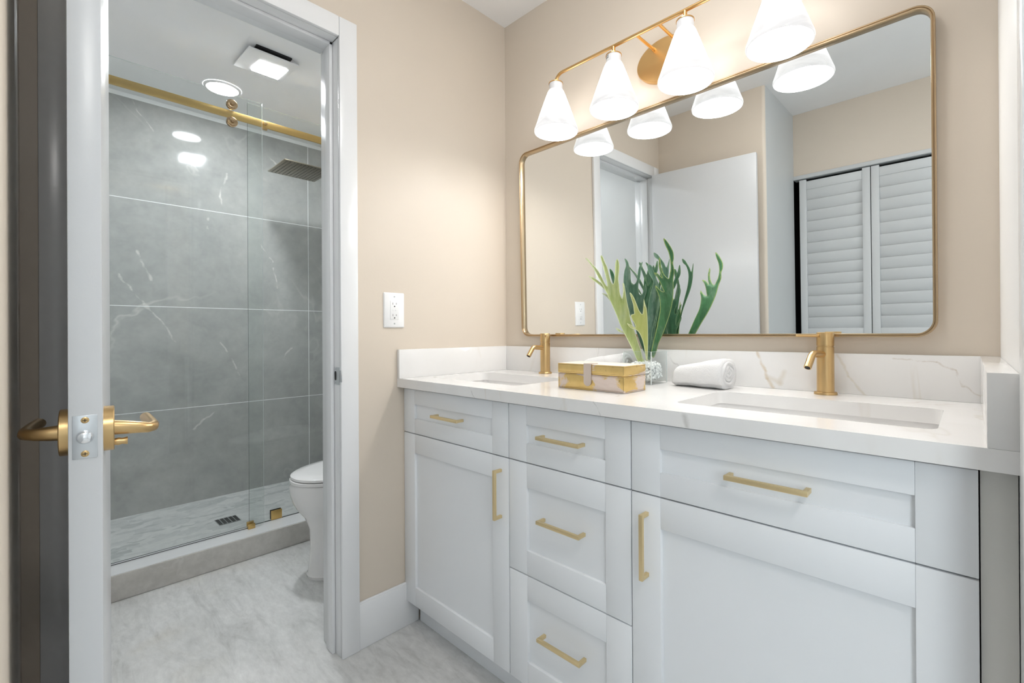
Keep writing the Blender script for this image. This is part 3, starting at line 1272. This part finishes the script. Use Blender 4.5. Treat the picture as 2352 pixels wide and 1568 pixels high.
# ------------------------------------------------------------------ vase, gravel and leaves
VX0, VX1, VY0, VY1, VZ = .7110, .8120, -.1600, -.0590, 1.0000
vs_ = thing('glass_vase', 'square clear glass vase between the two rolled towels', 'vase', (.7615, -.1095, CT))
b = MB()
th = .0035
outer = rrect(VX0, VX1, VY0, VY1, .004, 3)
inner = rrect(VX0 + th, VX1 - th, VY0 + th, VY1 - th, .002, 3)
b.loft([[(x, y, CT + .0005) for x, y in outer], [(x, y, VZ) for x, y in outer], [(x, y, VZ) for x, y in inner], [(x, y, CT + .007) for x, y in inner]], M_vglass)
part(b, 'glass_wall', None, vs_, smooth=0)
b = MB()
for (x, y) in ((VX0, VY0), (VX1, VY0), (VX0, VY1), (VX1, VY1)):
    cx = x + (.0018 if x == VX0 else -.0018)
    cy = y + (.0018 if y == VY0 else -.0018)
    b.box((cx - .0012, cy - .0012, CT + .002), (cx + .0012, cy + .0012, VZ - .0005))
t2 = [[(x, y, VZ - .0002) for x, y in rrect(VX0 + .0005, VX1 - .0005, VY0 + .0005, VY1 - .0005, .004, 3)], [(x, y, VZ + .0003) for x, y in rrect(VX0 + .0005, VX1 - .0005, VY0 + .0005, VY1 - .0005, .004, 3)],
      [(x, y, VZ + .0003) for x, y in rrect(VX0 + .003, VX1 - .003, VY0 + .003, VY1 - .003, .003, 3)], [(x, y, VZ - .0002) for x, y in rrect(VX0 + .003, VX1 - .003, VY0 + .003, VY1 - .003, .003, 3)]]
b.loft(t2, None, caps=False)
part(b, 'glass_rim', M_gedge2, vs_)

random.seed(11)
b = MB()
for i in range(1500):
    zz = CT + .0145 + .052 * random.random()
    lim = .0375
    x, y = .7615 + random.uniform(-lim, lim), -.1095 + random.uniform(-lim, lim)
    zz = min(zz, CT + .060 + .008 * math.sin(x * 60) + random.uniform(-.004, .004))
    t = bmesh.new()
    bmesh.ops.create_icosphere(t, subdivisions=1, radius=random.uniform(.0030, .0052))
    for v in t.verts:
        v.co = Vector((v.co.x * random.uniform(.8, 1.3), v.co.y * random.uniform(.8, 1.3), v.co.z * random.uniform(.6, 1.0)))
    bmesh.ops.transform(t, matrix=Matrix.Translation((x, y, zz)) @ Matrix.Rotation(random.random() * 6, 4, (random.random(), random.random(), .3)), verts=t.verts)
    b._take(t, None)
o = b.build('crystal_gravel', M_rock, smooth=10)
o['kind'] = 'stuff'
tag(o, 'white clear crystal gravel filling the lower half of the glass vase', 'gravel')

LEAVES = {"A":[[740,-113,965],[720,-116,1002],[700,-119,1038],[679,-122,1077],[665,-124,1116],[650,-126,1153],[639,-128,1178],[629,-129,1200],[617,-131,1222],[605,-132,1241],[588,-134,1270],[567,-137,1297],[551,-139,1314],[560,-138,1312],[578,-136,1293],[601,-133,1269],[616,-131,1246],[629,-129,1221],[637,-128,1213],[636,-129,1227],[630,-130,1251],[620,-132,1283],[610,-133,1313],[617,-133,1316],[627,-131,1294],[637,-130,1275],[644,-129,1250],[650,-127,1229],[658,-126,1218],[664,-126,1231],[666,-127,1261],[667,-127,1288],[673,-127,1300],[680,-126,1286],[681,-125,1262],[678,-125,1236],[680,-124,1212],[682,-123,1187],[688,-122,1170],[692,-122,1181],[694,-122,1199],[693,-123,1218],[698,-122,1216],[701,-122,1198],[703,-121,1177],[706,-120,1154],[711,-119,1127],[714,-119,1103],[723,-117,1073],[732,-116,1047],[741,-114,1020],[750,-113,997],[756,-112,965]],"B":[[768,-114,974],[761,-120,1024],[752,-126,1053],[741,-131,1067],[725,-136,1073],[714,-141,1088],[725,-137,1083],[739,-132,1074],[737,-134,1088],[731,-137,1099],[728,-139,1111],[731,-139,1116],[739,-137,1118],[739,-138,1128],[738,-140,1148],[733,-144,1172],[731,-146,1185],[737,-144,1180],[744,-140,1165],[749,-137,1148],[755,-133,1128],[763,-129,1116],[767,-129,1127],[770,-130,1147],[772,-131,1163],[775,-129,1147],[778,-126,1130],[778,-123,1104],[777,-120,1061],[775,-116,1018],[772,-112,974]],"C":[[787,-112,995],[799,-122,1033],[812,-130,1067],[824,-138,1100],[835,-146,1130],[838,-152,1154],[837,-157,1176],[832,-160,1191],[833,-163,1200],[839,-161,1193],[847,-159,1184],[857,-158,1180],[854,-161,1191],[850,-165,1207],[843,-168,1224],[834,-172,1237],[845,-171,1235],[854,-169,1226],[859,-168,1221],[855,-172,1236],[853,-177,1257],[857,-182,1278],[860,-180,1270],[860,-176,1254],[863,-172,1238],[870,-169,1224],[879,-167,1217],[884,-170,1228],[890,-175,1246],[891,-181,1271],[887,-186,1292],[879,-190,1311],[875,-194,1328],[881,-194,1326],[893,-190,1309],[902,-186,1290],[903,-181,1273],[899,-178,1258],[900,-173,1237],[893,-167,1212],[888,-159,1181],[878,-151,1147],[865,-143,1115],[848,-135,1083],[832,-127,1052],[815,-120,1024],[805,-114,998],[794,-109,981]],"D":[[762,-97,979],[762,-97,1061],[764,-96,1120],[767,-94,1161],[774,-90,1195],[779,-87,1219],[768,-93,1245],[763,-96,1270],[770,-92,1274],[777,-88,1265],[784,-84,1242],[789,-81,1224],[794,-78,1207],[792,-79,1160],[788,-81,1119],[783,-84,1076],[776,-89,1032],[772,-91,979]],"K":[[754,-83,993],[752,-82,1046],[743,-80,1091],[737,-79,1121],[734,-78,1145],[739,-78,1181],[744,-78,1210],[749,-77,1239],[757,-79,1218],[760,-79,1209],[769,-80,1220],[779,-80,1243],[789,-81,1265],[795,-81,1284],[798,-82,1280],[798,-82,1255],[789,-82,1236],[778,-81,1210],[769,-80,1196],[771,-81,1167],[783,-82,1181],[793,-83,1198],[796,-83,1207],[798,-83,1194],[793,-83,1171],[785,-83,1148],[778,-82,1131],[780,-83,1118],[790,-84,1134],[801,-84,1152],[799,-84,1139],[790,-84,1119],[782,-84,1102],[783,-84,1081],[790,-84,1094],[801,-85,1108],[799,-85,1096],[790,-85,1078],[783,-84,1061],[782,-85,1032],[777,-85,994]],"E":[[746,-87,996],[720,-85,1046],[702,-83,1092],[684,-81,1129],[676,-80,1166],[672,-78,1203],[668,-77,1228],[671,-76,1262],[677,-75,1283],[670,-74,1306],[681,-75,1298],[688,-75,1282],[694,-76,1260],[696,-77,1232],[703,-78,1216],[717,-78,1224],[722,-77,1248],[727,-76,1272],[739,-75,1288],[734,-76,1262],[731,-77,1238],[724,-78,1215],[725,-79,1187],[735,-79,1181],[745,-79,1198],[751,-78,1216],[754,-79,1192],[745,-80,1168],[739,-81,1151],[739,-82,1121],[747,-84,1061],[755,-87,996]],"F":[[749,-105,973],[739,-107,973],[690,-114,1077],[671,-117,1152],[654,-119,1214],[645,-121,1245],[640,-122,1270],[649,-120,1264],[656,-119,1250],[660,-118,1229],[671,-117,1198],[684,-115,1164],[709,-111,1091]],"G":[[775,-94,979],[767,-97,979],[778,-98,1061],[793,-96,1119],[806,-95,1176],[815,-94,1215],[818,-95,1252],[809,-99,1281],[796,-104,1294],[793,-105,1308],[804,-102,1302],[813,-98,1289],[822,-95,1275],[830,-92,1260],[839,-90,1287],[836,-89,1254],[835,-89,1237],[828,-89,1203],[811,-92,1158],[799,-94,1119],[782,-95,1032]],"I":[[754,-109,968],[735,-111,994],[710,-113,1032],[684,-115,1056],[667,-118,1062],[655,-119,1075],[667,-117,1071],[683,-115,1062],[673,-115,1092],[656,-116,1138],[635,-117,1166],[621,-119,1181],[606,-120,1191],[621,-118,1188],[637,-116,1178],[611,-119,1208],[590,-121,1225],[572,-123,1238],[555,-125,1253],[573,-122,1247],[593,-120,1234],[614,-118,1217],[638,-116,1178],[662,-115,1128],[690,-113,1077],[722,-111,1023],[760,-108,968]]}
LF = {'A': (M_leaf_pale, M_leaf_grey, 'large pale green antler shaped leaf leaning left', .010), 'B': (M_leaf_olive, M_leaf_dark, 'short olive antler shaped leaf', .004),
      'C': (M_leaf_dark, M_leaf_dark, 'tall dark green antler shaped leaf with a yellow margin', .012), 'D': (M_leaf_grey, M_leaf_deep, None, .006), 'K': (M_leaf_deep, M_leaf_deep, None, .008),
      'F': (M_leaf_deep, M_leaf_grey, None, .004), 'E': (M_leaf_grey, M_leaf_deep, None, .008), 'G': (M_leaf_grey, M_leaf_deep, None, .006), 'I': (M_leaf_pale, M_leaf_grey, None, .004)}
pt_ = thing('artificial_plant', 'green antler shaped artificial fern leaves standing in the square glass vase', 'plant', (.7615, -.1095, .962))


def make_leaf(pts_mm, mf, mb_, label, cup, name='leaf', shift=(0, 0, 0), width_y=0.):
    P = [Vector((p[0] / 1000, p[1] / 1000, p[2] / 1000)) for p in pts_mm]
    # plane of the leaf (x, z) -> y by least squares is exact since the outline is planar
    a = P[0]
    nrm = Vector((0, 0, 0))
    for i in range(len(P)):
        nrm += (P[i] - a).cross(P[(i + 1) % len(P)] - a)
    nrm.normalize()
    if nrm.y > 0:
        nrm = -nrm
    Z = Vector((0, 0, 1))
    X = Z.cross(nrm).normalized() * -1
    if X.x < 0:
        X = -X
    Y = nrm.cross(X).normalized()
    if Y.z < 0:
        Y = -Y
    P2 = [((p - a).dot(X), (p - a).dot(Y)) for p in P]
    # smooth the outline with Catmull-Rom
    n = len(P2)
    loop = []
    for i in range(n):
        p0, p1, p2, p3 = (Vector(P2[(i + j) % n]) for j in (-1, 0, 1, 2))
        st = 4
        for k in range(st):
            t = k / st
            q = .5 * ((2 * p1) + (p2 - p0) * t + (2 * p0 - 5 * p1 + 4 * p2 - p3) * t * t + (-p0 + 3 * p1 - 3 * p2 + p3) * t ** 3)
            loop.append((q.x, q.y))

    def inside(p):
        c = False
        for i in range(len(loop)):
            (xa, ya), (xb, yb) = loop[i], loop[i - 1]
            if (ya > p[1]) != (yb > p[1]) and p[0] < (xb - xa) * (p[1] - ya) / (yb - ya) + xa:
                c = not c
        return c

    def dist(p):
        d = 9
        for i in range(len(loop)):
            ax_, ay_ = loop[i - 1]
            bx_, by_ = loop[i]
            vx, vy = bx_ - ax_, by_ - ay_
            L2 = vx * vx + vy * vy
            t = 0 if L2 < 1e-14 else max(0, min(1, ((p[0] - ax_) * vx + (p[1] - ay_) * vy) / L2))
            d = min(d, math.hypot(p[0] - ax_ - vx * t, p[1] - ay_ - vy * t))
        return d
    pts = [Vector(p) for p in loop]
    cons = [(i, (i + 1) % len(loop)) for i in range(len(loop))]
    xs = [p[0] for p in loop]
    ys = [p[1] for p in loop]
    step = .0045
    yy = min(ys)
    while yy < max(ys):
        xx = min(xs)
        while xx < max(xs):
            p = (xx + random.uniform(-.001, .001), yy + random.uniform(-.001, .001))
            if inside(p) and dist(p) > .0016:
                pts.append(Vector(p))
            xx += step
        yy += step
    vs2, es, fs, *_ = delaunay_2d_cdt(pts, cons, [], 0, 1e-7)
    tris = [f for f in fs if inside(tuple(sum((vs2[i] for i in f), Vector((0, 0))) / len(f)))]
    ds = [dist(v) if k >= 0 else 0 for k, v in enumerate(vs2)]
    b = bmesh.new()
    lay = b.verts.layers.float.new('margin')
    front, back = [], []
    for v, d in zip(vs2, ds):
        bend = cup * (1 - min(d / .016, 1)) ** 2 * .35 - .006 * math.sin(v.y * 18)
        q = a + X * v.x + Y * v.y + nrm * (bend) + Vector(shift)
        for lst, off in ((front, .0006), (back, -.0006)):
            w_ = b.verts.new(q + nrm * off)
            w_[lay] = min(d / .0045, 1.)
            lst.append(w_)
    ec = {}
    for f in tris:
        f = list(f)
        try:
            f1 = b.faces.new([front[i] for i in f])
            f2 = b.faces.new([back[i] for i in reversed(f)])
            f1.material_index, f2.material_index = 0, 1
        except Exception:
            continue
        for i in range(len(f)):
            e = (f[i], f[(i + 1) % len(f)])
            if (e[1], e[0]) in ec:
                ec.pop((e[1], e[0]))
            else:
                ec[e] = 1
    for (i, j) in ec:
        try:
            b.faces.new((front[j], front[i], back[i], back[j]))
        except Exception:
            pass
    bmesh.ops.delete(b, geom=[v for v in b.verts if not v.link_faces], context='VERTS')
    b.normal_update()
    # front sheet must face nrm
    f0 = next(f for f in b.faces if f.material_index == 0 and len(f.verts) == 3)
    if f0.normal.dot(nrm) < 0:
        bmesh.ops.reverse_faces(b, faces=b.faces[:])
    mb = MB()
    mb.bm.free()
    mb.bm = b
    mb.mats = [mf, mb_]
    return part(mb, name, None, pt_, label, smooth=60)


for key, (mf, mk, lab, cup) in LF.items():
    make_leaf(LEAVES[key], mf, mk, lab, cup)

# ------------------------------------------------------------------ towels


def towel(cx, cy, z0, L, W_, Hh, taper, label, rotz, seed):
    """folded towel rolled loosely: loft of superellipse sections with an outer flap and a spiral end"""
    n, m_ = 64, 44
    random.seed(seed)
    b = MB()
    rings = []
    for i in range(m_ + 1):
        u = i / m_
        x = (u - .5) * L
        # rounded left end, blunt right end
        e = min(1, math.sqrt(max(0, 1 - (1 - min(u / .16, 1)) ** 2)) + .02)
        e2 = min(1, math.sqrt(max(0, 1 - (1 - min((1 - u) / .05, 1)) ** 2)) * .12 + .88)
        hh = Hh * (1 - taper * (1 - u)) * e * e2
        ww = W_ * (.9 + .1 * u) * (.35 + .65 * e) * e2
        ring = []
        for k in range(n):
            a = 2 * math.pi * k / n
            ca, sa = math.cos(a), math.sin(a)
            p = 2.6
            y = abs(ca) ** (2 / p) * (1 if ca > 0 else -1) * ww / 2
            z = abs(sa) ** (2 / p) * (1 if sa > 0 else -1) * hh / 2
            # groove of the fold running along the front
            gr = .0055 * math.exp(-((a - 3.95) / .10) ** 2) * e
            s_ = 1 - gr / max(.02, math.hypot(y, z))
            nn = noise.noise(Vector((x * 30 + seed, y * 45, z * 45))) * .0022 + noise.noise(Vector((x * 11 + seed, y * 16, z * 16))) * .004
            q = Vector((0, y, z))
            q = q * s_ + q.normalized() * nn
            zz = q.z + hh / 2 + .004 * (1 - e)
            ring.append((x, q.y, max(zz, .0006)))
        rings.append(ring)
    mtx = Matrix.Translation((cx, cy, z0)) @ Matrix.Rotation(rotz, 4, 'Z')
    b.loft(rings, None, mtx)
    # layered folds seen on the right end: loops of cloth edge
    for k, sc in enumerate((.80, .50, .24)):
        pts = []
        for j in range(30):
            a = 2 * math.pi * (j / 26) + .6
            pts.append((L / 2 - .0015 + .002 * math.sin(3 * a + k), math.cos(a) * W_ / 2 * sc * .84, Hh / 2 + math.sin(a) * Hh / 2 * sc * .84))
        b.tube(pts, .0056, None, 10, mtx)
    o = b.build('rolled_towel', M_towel, smooth=80, loc=(cx, cy, z0))
    tag(o, label, 'towel', None)


towel(.9400, -.0960, CT + .0005, .165, .100, .086, .34, 'white rolled terry towel on the counter to the right of the glass vase', R(-6), 5)
towel(.5900, -.0850, CT + .0005, .175, .095, .092, .30, 'white rolled terry towel partly hidden behind the gold box', R(4), 9)

# ------------------------------------------------------------------ gold box
bx0, bx1, by0, by1 = .6290, .8570, -.3790, -.2720
gb = thing('jewelry_box', 'gold and cream hide covered box with a strap clasp in front of the vase', 'box', ((bx0 + bx1) / 2, (by0 + by1) / 2, CT), R(0))
bz0, bzs, bz1 = CT + .0005, .9435, .9715
b = MB()
b.box((bx0, by0, bz0), (bx1, by1, bzs - .0009), M_hide, .0015)
base = part(b, 'box_base', None, gb)
b = MB()
b.box((bx0 - .0004, by0 - .0004, bzs), (bx1 + .0004, by1 + .0004, bz1), M_hidelid, .0015)
lid = part(b, 'lid', None, gb)
lid.data.materials.append(M_lidtop)
for p in lid.data.polygons:
    if p.normal.z > .9:
        p.material_index = 1


def stitch(parent, z0, z1):
    b = MB()
    for z in (z0 + .0035, z1 - .0035):
        x = bx0 + .004
        while x < bx1 - .004:
            b.box((x, by0 - .0010, z - .0004), (x + .0018, by0 - .0002, z + .0004))
            x += .0032
        y = by0 + .004
        while y < by1 - .004:
            b.box((bx1 + .0002, y, z - .0003), (bx1 + .0010, y + .0016, z + .0003))
            y += .0032
    for x in (bx0 + .0035, bx1 - .0035):
        z = z0 + .004
        while z < z1 - .004:
            b.box((x - .0003, by0 - .0010, z), (x + .0003, by0 - .0002, z + .0016))
            z += .0032
    o = part(b, 'stitching', M_stitch, parent)
    o['kind'] = 'stuff'


stitch(base, bz0, bzs)
stitch(lid, bzs, bz1)
b = MB()
sx = .7385
pl2 = []
for k in range(13):
    a = R(180 + 180 * k / 12)
    pl2.append((sx + .0125 * math.cos(a), .9235 + .0125 * math.sin(a)))
pl2 += [(sx + .0125, bz1 + .0012), (sx - .0125, bz1 + .0012)]
b.loft([[(x, by0 - .0042, z) for x, z in pl2], [(x, by0 - .0016, z) for x, z in pl2]])
b.box((sx - .0125, by0 - .0042, bz1 + .0002), (sx + .0125, by0 + .0300, bz1 + .0022), None, .0008)
part(b, 'strap', M_strap, gb, 'pale hide strap clasp')

# ------------------------------------------------------------------ bathroom fixtures


def ring_pts(cx, cy, rx, ryf, ryb, z, n=48, p=2.2):
    out = []
    for k in range(n):
        a = 2 * math.pi * k / n
        ca, sa = math.cos(a), math.sin(a)
        ry = ryf if sa < 0 else ryb
        out.append((cx + abs(ca) ** (2 / p) * (1 if ca > 0 else -1) * rx, cy + abs(sa) ** (2 / p) * (1 if sa > 0 else -1) * ry, z))
    return out


tx, ty = -.600, -.362
ZT = 1.042
tl = thing('toilet', 'white toilet with closed lid beside the shower curb, partly hidden by the door jamb', 'toilet', (tx, -.25, 0))
b = MB()
prof = [(.0, .112, .240, .25, -.02), (.012, .114, .242, .25, -.02), (.018, .109, .236, .25, -.02), (.12, .100, .225, .25, -.02), (.20, .102, .230, .24, -.02),
        (.25, .126, .258, .22, -.01), (.285, .158, .296, .21, 0), (.325, .181, .315, .21, 0), (.360, .192, .325, .21, 0), (.388, .192, .325, .21, 0), (.402, .184, .318, .21, 0)]
b.loft([ring_pts(tx, ty + dy, rx, ryf, ryb, z * ZT) for z, rx, ryf, ryb, dy in prof])
part(b, 'bowl', M_por, tl)
b = MB()
b.loft([ring_pts(tx, ty, rx * 1.04, ryf * 1.02, .20, z * ZT, 56) for z, rx, ryf in ((.4035, .176, .312), (.405, .181, .318), (.416, .182, .319), (.4185, .179, .316))])
part(b, 'seat', M_por, tl)
b = MB()
b.loft([ring_pts(tx, ty, rx * 1.04, ryf * 1.02, ryb, z * ZT, 56) for z, rx, ryf, ryb in ((.4205, .174, .309, .20), (.422, .179, .316, .20), (.431, .178, .315, .20), (.437, .168, .304, .19), (.441, .135, .26, .17), (.4425, .08, .15, .1))])
part(b, 'lid', M_por, tl)
b = MB()
b.box((tx - .20, -.105, .40), (tx + .20, .085, .76), None, .02, 4)
b.box((tx - .11, -.12, .0), (tx + .11, .07, .42), None, .02, 4)
tk = part(b, 'tank', M_por, tl)
b = MB()
b.box((tx - .208, -.113, .762), (tx + .208, .088, .79), None, .01, 3)
part(b, 'tank_lid', M_por, tl)
b = MB()
b.tube([(tx - .14, -.105, .70), (tx - .14, -.125, .70), (tx - .09, -.13, .695)], .006, None, 12)
part(b, 'flush_lever', M_chrome, tk)

# shower glass: sliding door and fixed pane, both clear


def pane(name, label, x0, x1, y0, y1, z0, z1, bottom_m):
    t = thing(name, label, 'shower glass', ((x0 + x1) / 2, (y0 + y1) / 2, z0))
    b = MB()
    b.box((x0, y0, z0), (x1, y1, z1), M_glass)
    o = part(b, 'glass_pane', None, t, smooth=0)
    o.data.materials.append(M_gedge)
    o.data.materials.append(M_gedge2)
    for p in o.data.polygons:
        if abs(p.normal.x) < .5:
            p.material_index = 2 if (p.normal.z > .5 or bottom_m) else 1
    return t


SX, FX = -1.095, -1.128
sd = pane('sliding_shower_door', 'clear frameless sliding glass door hanging in front of the fixed shower pane', SX - .004, SX + .004, -1.425, -.646, .1150, 2.217, True)
fp = pane('fixed_shower_pane', 'clear fixed glass pane of the shower behind the toilet side', FX - .004, FX + .004, -.702, BY1 - .003, .1068, 2.217, False)
b = MB()
b.box((SX - .009, -1.425, .1066), (SX - .006, -.70, .1080))
b.box((FX + .0045, -1.425, .1066), (FX + .0075, .09, .1082))
struct(b, 'trim_6', M_dark)
rl = thing('shower_rail', 'long gold rail carrying the sliding shower door', 'rail', (-1.111, -.67, 2.107))
b = MB()
b.box((-1.1165, BY0 + .001, 2.107), (-1.1055, BY1 - .004, 2.143), None, .001)
part(b, 'bar', M_goldrail, rl)
b = MB()
b.lathe([(.0095, -1.1055), (.0095, -1.0975), (.008, -1.0955), (.004, -1.0945)], (0, -.6300, 2.127), None, 24, ax='x')
b.box((-1.121, -.642, 2.098), (-1.104, -.618, 2.1065), None, .001)
part(b, 'end_stop', M_gold, rl)
for y in (-.7765, -1.30):
    for z in (2.1670, 2.0830):
        b = MB()
        b.lathe([(.0235, 0), (.0235, .005), (.0200, .0065), (.0200, .012), (.017, .0150), (.0150, .0142), (.007, .0125), (.0065, .0155), (.001, .0158)], (SX + .004, y, z), None, 36, ax='x')
        b.lathe([(.0215, 0), (.0215, -.006), (.019, -.009)], (SX - .004, y, z), None, 36, ax='x')
        part(b, 'roller', M_roller, sd)
b = MB()
b.box((FX + .004, -.606, .1085), (FX + .012, -.556, .1550), M_goldrail, .001)
b.box((FX - .012, -.606, .1085), (FX - .004, -.556, .1550), M_dark, .001)
part(b, 'clamp', None, fp, 'square gold glass clamp')
gd = thing('door_guide', 'small gold block guiding the glass door on the shower curb', 'guide', (-1.088, -.704, .1068))
b = MB()
b.box((-1.110, -.719, .1068), (-1.0995, -.689, .137), None, .001)
b.box((-1.0900, -.719, .1068), (-1.0780, -.689, .130), None, .001)
b.box((-1.1000, -.719, .1068), (-1.0895, -.689, .1145), None, .0005)
part(b, 'block', M_goldrail, gd)

# rain shower head and arm
shd = thing('rain_shower_head', 'square flat rain shower head on a horizontal arm', 'shower head', (-1.477, -.325, 2.05))
b = MB()
b.box((-1.622, -.462, 2.050), (-1.335, -.188, 2.0560), None, .001)
hp = part(b, 'spray_plate', M_bronze, shd)
b = MB()
for i in range(14):
    for j in range(13):
        x, y = -1.603 + i * .0192, -.444 + j * .0198
        b.lathe([(.0026, 2.0505), (.0019, 2.0475)], (x, y, 0), None, 6)
o = part(b, 'nozzles', M_slot, hp)
o['kind'] = 'stuff'
b = MB()
b.box((-1.500, -.37, 2.0575), (-1.454, .098, 2.0710), None, .002)
b.lathe([(.028, .088), (.028, .0985)], (-1.477, 0, 2.064), None, 30, ax='y')
part(b, 'arm', M_goldrail, shd)

# shower floor drain
dn = thing('floor_drain', 'rectangular steel drain grate in the mosaic shower floor', 'drain', (-1.47, -.712, .045))
b = MB()
dmx = Matrix.Translation((-1.470, -.712, .0455))
b.box((-.055, -.050, 0), (.055, .050, .0012), M_steel, mtx=dmx)
for i in range(11):
    for j in range(5):
        xx = -.046 + i * .0088
        yy = -.040 + j * .0200
        b.box((xx - .003, yy - .0075, .0012), (xx + .003, yy + .0075, .0016), M_dark, mtx=dmx)
part(b, 'grate', None, dn)

# ceiling lights of the bathroom
dl = thing('recessed_downlight', 'round lit recessed downlight in the ceiling over the shower', 'ceiling light', (-1.508, -.718, H))
b = MB()
b.lathe([(.088, H - .0005), (.086, H - .006), (.074, H - .008)], (-1.508, -.718, 0), None, 48, caps=False)
part(b, 'trim_ring', M_plastic, dl)
b = MB()
b.lathe([(.074, H - .0075), (.0001, H - .0078)], (-1.508, -.718, 0), None, 48, caps=False)
part(b, 'lens', M_led2, dl)
fl = thing('fan_light', 'square white exhaust fan cover with a lit rectangle, slightly dropped on one side', 'ceiling fan light', (-1.05, -.637, H))
b = MB()
b.box((-1.165, -.715, H - .008), (-.932, -.560, H - .0002), M_dark)
part(b, 'housing', None, fl)
b = MB()
tilt = Matrix.Translation((-1.176, 0, H - .008)) @ Matrix.Rotation(R(3.6), 4, 'Y') @ Matrix.Translation((1.176, 0, -(H - .008)))
b.box((-1.180, -.748, H - .016), (-.925, -.530, H - .008), None, .003, mtx=tilt)
cv = part(b, 'cover', M_plastic, fl)
b = MB()
b.box((-1.157, -.673, H - .0178), (-1.008, -.553, H - .0155), None, .0008, mtx=tilt)
part(b, 'light_panel', M_led, cv)

M_fillbowl = emis('added_fill_bowl', (1, .975, .95), 8.)  # two unseen ceiling bowls added to brighten the vanity room
M_fillbowl2 = emis('added_bedroom_fill_bowl', (1, .975, .95), 15.)
for lx, ly, lab in ((2.30, -1.415, 'added fill light, an unseen round white bowl on the bedroom ceiling'),
                    (.95, -.78, 'added fill light, an unseen round white bowl above the middle of the vanity room')):
    cl = thing('added_fill_light', lab, 'ceiling light', (lx, ly, H))
    b = MB()
    b.lathe([(.17, H - .0005), (.17, H - .02), (.165, H - .022)], (lx, ly, 0), None, 48, caps=False)
    part(b, 'base_ring', M_plastic, cl)
    b = MB()
    b.lathe([(.165, H - .021), (.162, H - .050), (.145, H - .070), (.08, H - .080), (.0001, H - .082)], (lx, ly, 0), None, 48, caps=False)
    part(b, 'fill_bowl', M_fillbowl if lx < 1.5 else M_fillbowl2, cl)

# clean helper properties
for o in bpy.data.objects:
    if '_off' in o:
        del o['_off']
